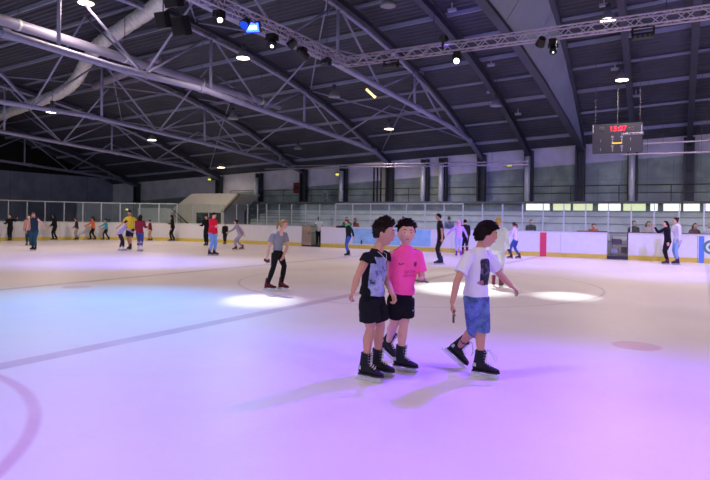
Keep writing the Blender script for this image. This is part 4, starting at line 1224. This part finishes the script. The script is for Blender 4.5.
BK = (.09, .09, .11); NAVY = (.12, .14, .24); JEAN = (.24, .34, .52); LJ = (.48, .62, .86); WH = (.86, .86, .90)
C = dict
def crowd():
    # --- left cluster along the end boards
    far(6, 241, 1.50, -80, 'person in black raising an arm by the boards at the far left edge', C(topc=BK, botc=BK, top='long', style='short'), off=.5, arms=('bent', (60, 50, 80)))
    far(22.5, 240, 1.45, -20, 'person in navy jacket and black trousers by the left boards, left of the overalls girl', C(topc=(.14, .17, .28), botc=BK, top='long', style='short'), off=1.0, arms=('bent', 'fwd'))
    far(28.5, 246, 1.50, -70, 'person in pale beige jacket partly hidden behind the girl in overalls', C(topc=(.66, .52, .46), botc=(.15, .25, .30), top='long', style='long', hair=BROWNH))
    r, t_, b_ = far(34, 250.5, 1.62, -85, 'girl in dark teal overalls with bare arms skating towards the camera at left', C(topc=(.13, .20, .26), botc=(.15, .30, .36), top='tank', style='long', hair=BROWNH, cuff=.040), arms=((0, 20, 15), (15, 45, 10)))
    far(53, 240, 1.55, -170, 'woman all in black with long hair standing by the left end boards', C(topc=BK, botc=BK, top='long', style='long', hair=BLACKH), off=.6, arms=('fwd', 'fwd'))
    far(77, 239, 1.35, -150, 'child in black top and pale grey trousers by the left boards', C(topc=(.16, .17, .20), botc=(.62, .60, .62), top='long', style='short'), off=.6, arms=('fwd', 'wide'))
    far(94, 239, 1.42, 190, 'person in orange jacket holding the left boards', C(topc=(.85, .42, .24), botc=BK, top='long', style='short', hair=BROWNH), off=.5, arms=('fwd', 'reach'), stride=.25)
    far(108, 239, 1.35, 195, 'child in turquoise jacket and dark cap by the left boards', C(topc=(.22, .60, .70), botc=(.16, .16, .18), top='long', style='hat', hatc=(.18, .25, .35)), off=.5, arms=('fwd', 'reach'), stride=.3)
    far(121.5, 251, 1.38, 15, 'child in pale grey top leaning beside the man in the yellow shirt', C(topc=(.70, .68, .82), botc=(.17, .15, .22), top='long', style='short', skc=(.82, .82, .86)), lean=28, arms=('back', 'reach'))
    far(130, 250, 1.78, -95, 'tall man in yellow shirt and dark shorts holding two skaters', C(topc=(.84, .74, .20), botc=(.12, .13, .28), top='tee', bottom='shorts', style='quiff', hair=BLACKH, skin='tan', wid=1.1), arms=((10, 35, 40), (10, 35, 40)), stride=.3)
    far(139.5, 251.5, 1.58, 92, 'woman with long dark hair, dark red top and blue jeans beside the yellow shirt man', C(topc=(.50, .14, .22), botc=(.25, .30, .55), top='long', style='long', hair=DKB, skc=(.85, .85, .88)), arms=('bent', 'fwd'))
    far(157, 240.5, 1.30, 185, 'child in dark red top and beige trousers by the far left boards', C(topc=(.42, .14, .18), botc=(.72, .62, .55), top='long', style='short'), off=.9, arms=('fwd', 'bent'))
    far(179.5, 240.5, 1.62, -175, 'woman in black coat with long dark hair by the boards under the stair wedge', C(topc=BK, botc=BK, top='long', style='long', hair=BLACKH), off=.7, arms=('bent', 'down'))
    far(206.5, 246, 1.62, -100, 'person in black mostly hidden behind the skater in the red jacket', C(topc=BK, botc=BK, top='long', style='long', hair=BLACKH), arms=('bent', 'down'))
    far(212, 255.5, 1.70, -25, 'skater in red jacket, pale blue jeans and black cap', C(topc=(.82, .12, .26), botc=(.45, .62, .90), top='long', style='hat', hatc=(.10, .10, .14), skc=(.28, .10, .22), wid=1.1), arms=('bent', 'down'), stride=.1)
    far(225, 244.5, 1.22, -95, 'small child all in black standing right of the red jacket skater', C(topc=BK, botc=BK, top='long', style='short', hair=BLACKH), arms=('down', 'down'))
    far(239, 250, 1.55, 200, 'skater in pale lilac tracksuit leaning forward with an arm out', C(topc=(.60, .57, .68), botc=(.62, .60, .72), top='long', style='bun', hair=BLACKH, skc=(.40, .10, .20)), lean=22, arms=('reach', 'back'), stride=.35, bend=.12)
    far(318.5, 246, 1.62, -90, 'man in white shirt and black trousers standing in the gate opening', C(topc=WH, botc=(.10, .10, .14), top='tee', style='short', hair=BLACKH, skin='dark'), arms=('hold', 'bent'), stride=.08)
    far(348, 256, 1.50, 200, 'child in black top with green scarf and blue jeans pointing left', C(topc=(.12, .12, .16), botc=(.22, .38, .70), top='long', style='mop', hair=(.34, .24, .20)), arms=((85, 5, 5), 'back'), stride=.1)
    r = LAST['r']; f_ = dirv(200); l_ = UP.cross(f_); c = V(r.location) + UP * 1.335 + f_ * .045
    mb = MB().tube([c + f_ * .085 * math.cos(a) + l_ * .085 * math.sin(a) + UP * .02 * math.cos(a + PI) for a in (2 * PI * k / 14 for k in range(15))], .036, 8)
    mb.tube([c - f_ * .09, c - f_ * .15 - UP * .07, c - f_ * .17 - UP * .22 + RX * .02, c - f_ * .18 - UP * .34 + RX * .03], [.035, .05, .06, .05], 10, flat=.5)
    mb.obj('scarf', cloth((.30, .80, .45)), r, smooth=True)
    far(403.5, 256, 1.66, -120, 'distant person in pale top seen between the two left boys', C(topc=(.80, .82, .90), botc=(.75, .78, .86), top='long', style='short', hair=BLACKH), arms=('fwd', 'down'))
    far(440, 264.5, 1.75, 178, 'tall person all in black standing right of the pink shirt boy', C(topc=(.10, .10, .12), botc=(.13, .13, .17), top='tee', style='short', hair=BLACKH, skc=(.12, .16, .32), skin='tan'), arms=('down', (-6, 8, 10)), stride=.08)
    far(449, 251.5, 1.72, 95, 'tall man in grey top standing behind the pink headscarf skater', C(topc=(.50, .50, .62), botc=(.24, .24, .32), top='long', style='short', hair=DKB, skc=(.40, .16, .18)), arms=('down', 'bent'))
    far(458.5, 256.5, 1.52, 85, 'skater wearing a pink headscarf, lilac top and pale trousers', C(topc=(.74, .60, .86), botc=(.66, .70, .95), top='long', style='scarf', hatc=(.88, .55, .74), skc=(.52, .18, .62)), arms=('wide', (20, 50, 10)))
    far(465, 255.5, 1.58, 90, 'person in black just right of the pink headscarf skater', C(topc=BK, botc=(.12, .11, .18), top='long', style='short', hair=BLACKH, skc=(.45, .15, .4)), arms=('fwd', 'down'))
    far(497, 287, 1.62, 70, 'fair haired skater all in white mostly hidden behind the boy in white', C(topc=(.86, .88, .92), botc=(.84, .85, .92), top='long', style='short', hair=BLONDE, skc=(.55, .22, .36), gloves=1), arms=('fwd', (8, 14, 10)), stride=.1)
    far(515, 259, 1.52, 150, 'girl in pale top and blue jeans skating by the far boards', C(topc=(.80, .74, .84), botc=(.22, .32, .56), top='long', style='pony', hair=BROWNH, skc=(.30, .15, .14)), arms=('reach', 'bent'), stride=.3)
    far(667, 264.5, 1.62, 175, 'person in black with a raised arm standing by the boards at right', C(topc=(.08, .08, .14), botc=(.08, .08, .12), top='long', style='long', hair=(.12, .08, .08), skc=(.30, .12, .22)), arms=((60, 10, 95), 'down'), stride=.06)
    far(677, 264.5, 1.75, 180, 'person in long white top and pale blue jeans facing the one in black', C(topc=(.84, .84, .94), botc=(.50, .66, .92), top='long', style='bun', hair=DKB, skc=(.28, .16, .30), hem=-.35), arms=('fwd', 'down'), stride=.08)
    # --- onlookers behind the boards
    NG = 'onlookers behind the boards'
    def look(px, H, label, spec, off=-.9, th=-90, **kw):
        H += .22
        q, e = barrier_hit(px); p = q + V((0, -off, 0)); sp = dict(H=H, skates=False, top='long', botc=(.15, .15, .18)); sp.update(spec)
        J = pose(p, H, th, skates=False, **kw); sp['face'] = True
        build_person('person', J, sp, label, NG)
    look(338.5, 1.50, 'dark haired onlooker behind the boards left of the pointing child', C(topc=(.28, .20, .18), style='long', hair=BROWNH))
    look(343.5, 1.44, 'auburn haired onlooker right behind the boards at the pointing child', C(topc=(.55, .30, .24), style='mop', hair=(.50, .26, .17)), off=-1.3)
    look(526, 1.50, 'dark haired onlooker behind the boards left of the red stripe', C(topc=BK, style='short', hair=(.16, .09, .09)))
    look(589.5, 1.36, 'onlooker in orange leaning behind the boards at right', C(topc=(.80, .34, .16), style='mop', hair=(.52, .24, .14)), lean=14)
    look(631.5, 1.50, 'onlooker in black behind the boards right of the cart opening', C(topc=BK, style='bun', hair=BLACKH))
    look(646, 1.48, 'onlooker with long brown hair and pale top behind the right boards', C(topc=(.72, .66, .64), style='long', hair=(.34, .20, .16)))
    look(694, 1.42, 'onlooker with brown hair and maroon top behind the boards near the right edge', C(topc=(.34, .14, .18), style='long', hair=(.26, .13, .11)))
    look(709, 1.44, 'onlooker in pale grey cut by the right edge of the picture', C(topc=(.72, .76, .78), style='short', hair=(.6, .58, .55)))
LAST = {'r': None}
_bp = build_person
def build_person(*a):
    out = _bp(*a); LAST['r'] = out[0]
    if a[2].get('gloves'):
        J = a[1]; root = out[0]
        for s in 'RL':
            d = (V(J['wr' + s]) - V(J['el' + s])).normalized(); mb = MB(); mb.tube([V(J['wr' + s]) - d * .02, V(J['wr' + s]) + d * .05, V(J['wr' + s]) + d * .12], [.032, .046, .02], 10)
            for i in range(4): mb.tube([V(J['wr' + s]) + d * .08, V(J['wr' + s]) + d * .17 + RX * (.02 * (i - 1.5))], [.015, .010], 6)
            mb.obj('glove', mat('glove_black', (.06, .06, .1), .7), root, smooth=True)
    return out

# ---------------------------------------------------------------- the middle girl
def girl():
    D = 13.2
    j = lambda x, y, dd=0: at_depth(x, y, D + dd)
    F = dirv(-25)
    J = dict(F=F, hip=j(277.5, 252.5), shR=j(272.8, 235, -.10), shL=j(285, 234, .12), neck=j(280.5, 232.5), head=j(283.5, 224.5), HF=dirv(-20, -.25),
             elR=j(269, 247, -.12), wrR=j(266.8, 257.5, -.08), elL=j(287.5, 247, .1), wrL=j(283, 256.5, -.05),
             hipR=j(275.5, 253, -.08), hipL=j(279.5, 253, .08), knR=j(273.5, 267, -.15), anR=j(268, 283.2, .0), knL=j(284.2, 266, .0), anL=j(281.6, 282.6, .02),
             footR=dirv(-8), footL=dirv(-28), footUR=UP, footUL=UP)
    sp = dict(H=1.56, topc=(.54, .55, .60), botc=(.08, .08, .10), top='tee', bottom='leggings', style='pony', hair=(.60, .47, .33), skin='fair', skc=(.34, .08, .14), vox=.010, build=.86, wid=.92, hh=.135, hem=.12)
    r, t, b = build_person('person', J, sp, 'girl in grey t-shirt and black leggings skating with bent knees', 'people skating in the background')
    w = V(J['wrR']); d = (w - V(J['elR'])).normalized()
    tag(MB().tube([w + d * .05 - RX * .05, w + d * .07 + RX * .05, w + d * .11 + RX * .06], [.03, .045, .03], 10, flat=.6).obj('glove_pair', mat('glove_black', (.06, .06, .1), .7), loc=w + d * .05, smooth=True), 'black gloves held in the right hand of the girl in grey', 'gloves')

# ---------------------------------------------------------------- decals that follow the cloth
def decal(parent, poly_mb, frame_, name, m, lift=.002, thick=.0025):
    """poly_mb: flat shapes in (u, v) metres; frame_ = (origin, u axis, v axis, direction into the cloth)"""
    me = parent.data; off = origin(parent)
    bvh = BVHTree.FromPolygons([v.co + off for v in me.vertices], [p.vertices[:] for p in me.polygons])
    o, u, v, d = frame_; d = d.normalized(); vs = []
    for p in poly_mb.v:
        q = o + u * p.x + v * p.y - d * .35
        h = bvh.ray_cast(q, d, .8)
        hit = h[0] if h[0] is not None else q + d * .35
        vs.append(hit - d * (lift + thick * p.z))
    mb = MB(); mb.v = vs; mb.f = poly_mb.f; mb.mi = [0] * len(mb.f)
    return mb.obj(name, m, parent)
def flat_grid(poly_fn, w, h, nu, nv):
    mb = MB(); vs = []; fs = []
    for i in range(nv + 1):
        for k in range(nu + 1): vs.append(V((w * (k / nu - .5), h * (i / nv - .5), 0)))
    for i in range(nv):
        for k in range(nu):
            c = (w * ((k + .5) / nu - .5), h * ((i + .5) / nv - .5))
            if poly_fn(*c): a = i * (nu + 1) + k; fs.append((a, a + 1, a + nu + 2, a + nu + 1))
    return mb.add(vs, fs)
def text_flat(s, size):
    me = text_mesh(s, size, size * .012); bm = bmesh.new(); bm.from_mesh(me)
    bmesh.ops.triangulate(bm, faces=bm.faces[:]); bm.verts.ensure_lookup_table()
    mb = MB(); mb.add([V((v.co.x, v.co.y, 0)) for v in bm.verts], [tuple(v.index for v in f.verts) for f in bm.faces]); bm.free(); return mb

def plant(J, s, px, py):
    J['an' + s] = ground(px, py) + UP * .160
def toe(J, s, px, py):
    F, L, U = frame(J['foot' + s], J.get('footU' + s, UP)); J['an' + s] = ground(px, py) + U * .160 - F * .175
def foreground():
    # ================= boy in black and white shirt
    D = 5.98
    j = lambda x, y, dd=0: at_depth(x, y, D + dd)
    J = dict(F=dirv(-32), hip=j(371.5, 298), shR=j(366.8, 257.5, -.14), shL=j(385, 255.5, .15), neck=j(377.5, 249), head=j(384.0, 233.5, .0), HF=dirv(-12, -.04), HU=UP + RX * .10,
             elR=j(357.5, 276.5, -.20), wrR=j(353, 291.5, -.22), hdR=(RX * -.45 - UP * 1.0 - AX * .2), pnR=RX, curlR=1.35,
             elL=j(385.5, 278, .10), wrL=j(392.5, 294, -.10), hdL=(RX * .30 - UP * .85 - AX * .3), pnL=-RX * .8 - AX * .5, curlL=1.3,
             hipR=j(368.5, 300, -.07), hipL=j(375.5, 300, .07), knR=j(370.5, 329, -.03), anR=j(366.0, 364.0, -.10), knL=j(380.5, 327.5, .13), anL=j(377.3, 359.2, .10),
             footR=dirv(-33), footL=dirv(-30))
    m, g, b = new_mat('shirt_pattern'); P = g.N.new('ShaderNodeTexCoord').outputs['Object']
    n1 = g.noise(P, 14, 5, .65); n2 = g.noise(P, 6, 3, .6)
    c = g.mix(g.step(n1, .36, .50), (.14, .14, .22), (.52, .56, .70))
    c = g.mix(g.math('MULTIPLY', g.step(n2, .44, .62), .6), c, (.72, .76, .88))
    g.L.new(c, b.inputs['Base Color']); b.inputs['Roughness'].default_value = .85
    plant(J, 'R', 366.0, 380.6); plant(J, 'L', 377.3, 375.6)
    blk = cloth((.07, .07, .09), name='cloth_black_fg')
    sp = dict(H=1.50, hi=True, topc=m, botc=cloth((.075, .075, .095), name='shorts_black_fg'), top='cap', bottom='shorts', len=.70, shw=.070, style='quiff', hair=(.15, .11, .10), skin='tan', skc=(.075, .08, .11), hh=.166, hem=.08, wid=1.0)
    r, top, bt = build_person('person', J, sp, 'boy in sleeveless black and white patterned shirt and black shorts, leftmost of the three friends', 'three boys skating together in front')
    # black back, sides and shoulders of that shirt
    me = top.data; me.materials.append(blk)
    off = V(r.location); F = J['F']; L = UP.cross(F); hip = V(J['hip']); ax = ((V(J['shR']) + V(J['shL'])) / 2 - hip); axn = ax.normalized()
    F2 = (F - axn * F.dot(axn)).normalized()
    for p in me.polygons:
        q = p.center + off - hip; t = q.dot(axn) / ax.length; f = (q - axn * q.dot(axn)).dot(F2); l = q.dot(L)
        if f < .022 + .03 * max(0, t - .5) or t > 1.0 or abs(l) > .128 or (t > .84 and abs(l) > .085): p.material_index = 1
    # necklace cord
    nb = V(J['neck']); c0 = [nb + L * .055 + UP * .0 + F2 * .0, nb + L * .05 + F2 * .075 - UP * .045, nb + F2 * .105 - UP * .10, nb - L * .05 + F2 * .075 - UP * .045, nb - L * .055]
    MB().tube(c0, .003, 6).obj('neck_cord', mat('cord_pale', (.75, .80, .82), .6), r)

    # ================= boy in pink
    D = 6.22
    J = dict(F=dirv(-72), hip=j2(400.5, 298, D), shR=j2(393, 253.5, D - .03), shL=j2(417.5, 254, D + .02), neck=j2(405.5, 247, D), head=j2(406.2, 233.0, D - .05), HF=dirv(-84, -.02), HU=UP + RX * .03,
             elR=j2(389, 279, D + .10), wrR=j2(392, 296, D + .14), curlR=.5,
             elL=j2(422.0, 279, D + .02), wrL=j2(421.6, 280.5, D - .18), hdL=(-AX * 1.0 - RX * .35 - UP * .05), pnL=UP - RX * .3, curlL=.55,
             hipR=j2(396.5, 300, D - .03), hipL=j2(405.5, 300, D + .03), knR=j2(394.0, 324, D + .12), anR=j2(388.5, 346.0, D + .34), knL=j2(403.5, 326, D + .08), anL=j2(400.5, 355.2, D + .02),
             footR=(dirv(-38) - UP * .55), footL=dirv(-30), footUR=UP + dirv(-38) * .5)
    plant(J, 'L', 400.8, 371.2); toe(J, 'R', 394, 361.5)
    pinkm = cloth((1.0, .34, .66), .03, 'cloth_pink')
    sp = dict(H=1.53, hi=True, topc=pinkm, botc=cloth((.06, .06, .075), name='shorts_black_pink_boy'), top='tee', sleeve=.72, bottom='shorts', len=.60, shw=.068, style='short', hair=(.13, .09, .09), skin='fair', skc=(.09, .10, .14), hh=.163, hem=.10, wid=.95)
    r, top, bt = build_person('person', J, sp, 'boy in bright pink football shirt and black shorts, middle of the three friends', 'three boys skating together in front')
    me = top.data; stripe = cloth((.16, .08, .20), name='shoulder_stripe'); me.materials.append(stripe)
    off = V(r.location); a, c = V(J['shR']), V(J['shL']); nb = V(J['neck'])
    for p in me.polygons:
        q = p.center + off
        for s in (a, c):
            e = (s - nb); e = V((e.x, e.y, 0)); t = (q - nb).dot(e) / e.length_squared
            w = (q - nb) - e * t; w.z = 0
            if .30 < t < 1.15 and w.length < .020 and p.normal.z > .35: p.material_index = 1
    F = J['F']; Lr = UP.cross(F)
    shm = (a + c) / 2; base = V(J['hip']) + (shm - V(J['hip'])) * .62
    u = -Lr * -1.0
    u = (RX - F * RX.dot(F)).normalized()
    fr_ = lambda x, y: (base + u * x + UP * y, u, UP, -F)
    dk = mat('print_plum', (.42, .08, .30), .8)
    decal(top, text_flat('QATAR', .040), fr_(.028, -.005), 'chest_lettering', mat('print_rose', (.80, .12, .42), .8))
    decal(top, text_flat('AIRWAYS', .036), fr_(.028, -.045), 'chest_lettering', mat('print_rose', (.80, .12, .42), .8))
    # curved tick mark and shield crest
    def tick(x, y):
        x, y = x / .026, y / .011; return (y > -1 + .9 * max(0, (x + .4)) ** 1.3 * .75 - .0 and y < -.45 + 1.15 * max(0, x + .55) * .62 and x > -.95) or (x < -.5 and (x + .6) ** 2 * 6 + (y + .1) ** 2 < .8)
    decal(top, flat_grid(tick, .056, .024, 40, 18), fr_(-.062, .078), 'tick_emblem', dk)
    def shield(x, y):
        x, y = abs(x) / .019, y / .024; return y < .85 and x < .95 * (1 if y > -.1 else math.sqrt(max(0, 1 - ((-.1 - y) / .9) ** 2)))
    decal(top, flat_grid(shield, .04, .05, 20, 24), fr_(.092, .072), 'crest', mat('crest_navy', (.20, .10, .26), .7))
    decal(top, flat_grid(lambda x, y: abs(y) < .004 or abs(x) < .003, .026, .030, 14, 16), fr_(.092, .074), 'crest_bars', mat('crest_red', (.65, .15, .30), .7), lift=.0035)
    # small white mark on the shorts
    q = j2(415, 308, D - .3); decal(bt, flat_grid(tick, .056, .024, 30, 14), (j2(414.0, 310, D), u, UP, -F), 'shorts_emblem', mat('print_grey', (.6, .6, .66), .7))
    # phone in his left hand
    p = j2(421.5, 281.2, D - .28); t = thing('mobile_phone', 'dark mobile phone held in the hand of the boy in pink', 'phone', p)
    rt = Matrix((RX * .97 - UP * .12, AX, UP * .97 + RX * .12)).transposed()
    MB().box(p, (.135, .068, .010), rt).obj('case', mat('phone_case', (.20, .22, .30), .35), t); MB().box(p + UP * .0062, (.124, .060, .002), rt).obj('screen', mat('phone_screen', (.42, .46, .58), .1), t)

    # ================= boy in white
    D = 6.10
    J = dict(F=dirv(-40), hip=j2(475.5, 297, D), shR=j2(469.0, 255, D - .12), shL=j2(488.0, 255.5, D + .12), neck=j2(479.5, 249, D + .02), head=j2(486.0, 234.8, D), HF=dirv(-2, -.10), HU=UP + RX * .22,
             elR=j2(457.0, 281, D - .22), wrR=j2(452.3, 302.5, D - .20), hdR=(-UP * 1.0 - RX * .06), pnR=RX, curlR=.55,
             elL=j2(499.5, 274, D + .22), wrL=j2(511.0, 286, D + .16), hdL=(RX * .75 - UP * .60), pnL=-RX * .2 - UP * .9, curlL=.9,
             hipR=j2(472.5, 299, D - .07), hipL=j2(480, 299, D + .07), knR=j2(475.0, 329.5, D + .12), anR=j2(458.8, 346.2, D + .36), knL=j2(482.0, 328.5, D + .02), anL=j2(480.4, 361.4, D - .0),
             footR=(dirv(-20) * .80 - UP * .62), footUR=(UP * .80 + dirv(-20) * .62), footL=dirv(-28))
    plant(J, 'L', 480.4, 377.2); toe(J, 'R', 462.5, 368.2)
    whm = cloth((.84, .84, .88), .03, 'cloth_white_fg')
    m, g, b = new_mat('denim'); P = g.N.new('ShaderNodeTexCoord').outputs['Object']
    n1 = g.noise(P, 9, 5, .6); n2 = g.noise(P, 160, 2)
    cc = g.mix(g.step(n1, .32, .68), (.20, .29, .50), (.42, .52, .74)); cc = g.mix(g.math('MULTIPLY', g.step(n2, .4, .6), .25), cc, (.18, .24, .42))
    g.L.new(cc, b.inputs['Base Color']); b.inputs['Roughness'].default_value = .9
    sp = dict(H=1.53, hi=True, topc=whm, botc=m, top='tee', sleeve=.70, bottom='shorts', len=1.10, shw=.060, style='mop', hair=(.10, .07, .07), skin='tan', skc=(.08, .09, .12), hh=.166, hem=.03, wid=.98, sock=(.55, .56, .66), loose='B')
    r, top, bt = build_person('person', J, sp, 'boy in white t-shirt with dark print and denim shorts, rightmost of the three friends', 'three boys skating together in front')
    F = J['F']; u = (RX - F * RX.dot(F)).normalized(); shm = (V(J['shR']) + V(J['shL'])) / 2
    base = shm.lerp(V(J['hip']), .38)
    m2, g, b = new_mat('chest_print'); P = g.N.new('ShaderNodeTexCoord').outputs['Object']
    n1 = g.noise(P, 22, 5, .6); g.L.new(g.mix(g.step(n1, .46, .62), (.07, .07, .11), (.38, .38, .50)), b.inputs['Base Color']); b.inputs['Roughness'].default_value = .8
    pd = -F
    decal(top, flat_grid(lambda x, y: (x / .085) ** 4 + (y / .135) ** 6 < 1 - .25 * noise.noise(V((x * 30, y * 30, 0))),   .20, .29, 40, 50), (base - u * .012, u, UP, pd), 'shirt_print', m2)
    decal(top, flat_grid(lambda x, y: (x / .04) ** 2 + (y / .022) ** 2 < 1, .09, .05, 20, 12), (base - u * .075 - UP * .105, u, UP, pd), 'pink_print', mat('print_pink', (.70, .45, .52), .8))
    # pocket seam on the denim shorts
    # phone in his right hand
    w = V(J['wrR']); p = w + V((0, 0, -.135)) + RX * .012; t = thing('mobile_phone', 'black mobile phone held low by the boy in the white t-shirt', 'phone', p)
    rt = Matrix((AX, RX, UP)).transposed(); MB().box(p, (.062, .012, .125), rt).obj('case', mat('phone_black', (.05, .05, .07), .3), t); MB().box(p + RX * .0072, (.055, .002, .112), rt).obj('screen', mat('phone_screen_dark', (.08, .09, .14), .1), t)
def j2(x, y, d): return at_depth(x, y, d)

foreground(); girl(); crowd()
# ================================================================ lights
PUR = (.16, .0, 1.0)
aim_near = ground(470, 430)
def rig_wash(x, y, lab, target, col, e, ang, z=6.75):
    p = V((x, y, z)); t = thing('wash_light', lab, 'stage light', p, 'wash lights on the near trusses')
    d = (V(target) - p).normalized(); MB().tube([p - d * .12, p + d * .12], [.10, .14], 14).obj('head', FIX, t)
    MB().bar(p, V((x, y, 6.9)), .05, .05).obj('bracket', FIX, t)
    MB().tube([p + d * .121, p + d * .13], .12, 14).obj('lens', lens_mat('lens_col_%d' % int(col[0] * 100), tuple(max(.05, c) for c in col), .25), t)
    return light('SPOT', 'wash_bulb', p + d * .15, e, col, t, target, .15, ang, 1.0)
rig_wash(-.85, 10.0, 'purple wash light on the near truss above the camera', ground(430, 560), PUR, 4300, 84)
rig_wash(3.2, 10.0, 'second purple wash light on the near truss', ground(660, 520), PUR, 1400, 84)
rig_wash(-6.0, 10.0, 'third purple wash light on the near truss', ground(200, 600), PUR, 1000, 75)
rig_wash(-10.5, 12.3, 'blue wash light on the left truss below the loudspeakers', ground(20, 318), (.0, .36, 1.0), 4400, 66)
rig_wash(-10.5, 14.4, 'second blue wash light further along the left truss', ground(60, 259), (.12, .14, 1.0), 5000, 64)
rig_wash(3.0, 17.5, 'purple wash light at the right end of the far truss', ground(620, 264), (.3, .22, 1.0), 5500, 90)
rig_wash(-4.0, 17.5, 'violet wash light in the middle of the far truss', ground(455, 256), (.22, .16, 1.0), 4200, 80)
rig_wash(1.0, 17.5, 'added violet wash light tilted up from the far truss to tint the roof', (0, 25, 8.6), (.25, .14, 1.0), 420, 140, z=7.25)  # this uplight and the next are added to turn the roof purple
rig_wash(-7.0, 17.5, 'second added violet wash light tilted up from the far truss to tint the roof', (-8, 25, 8.4), (.25, .14, 1.0), 240, 140, z=7.25)
rig_wash(-10.6, 16.5, 'lilac wash light near the truss corner aimed at the far left ice', ground(180, 262), (.3, .3, 1.0), 4200, 60)
rig_wash(-7.8, 10.0, 'added lilac wash light on the near truss to tint the middle of the ice', ground(250, 318), (.42, .26, 1.0), 700, 95)  # lilac fill, added together with the next one to tint the ice
rig_wash(5.5, 17.5, 'added lilac wash light on the far truss to tint the right of the ice', ground(560, 310), (.42, .26, 1.0), 800, 95)
# white beams making the bright pools on the ice
def beam(p, target, e, ang, parent): return light('SPOT', 'beam_bulb', p, e, (.95, 1.0, .96), parent, target, .04, ang, .9)
beam(p2, ground(262, 300), 3000, 13, t2)
beam(p5, ground(565, 296), 2800, 13, t5)
beam(p4, ground(465, 288), 5000, 22, t4)
beam(p1, ground(440, 275), 3500, 13, t1)
w = bpy.data.worlds.new('world'); SC.world = w; w.use_nodes = True
bg = w.node_tree.nodes['Background']; bg.inputs[0].default_value = (.85, .83, .95, 1); bg.inputs[1].default_value = 1.6
SC.view_settings.view_transform = 'Standard'; SC.view_settings.look = 'None'; SC.view_settings.gamma = 1
SC.view_settings.exposure = 0.0; SC.view_settings.use_curve_mapping = False
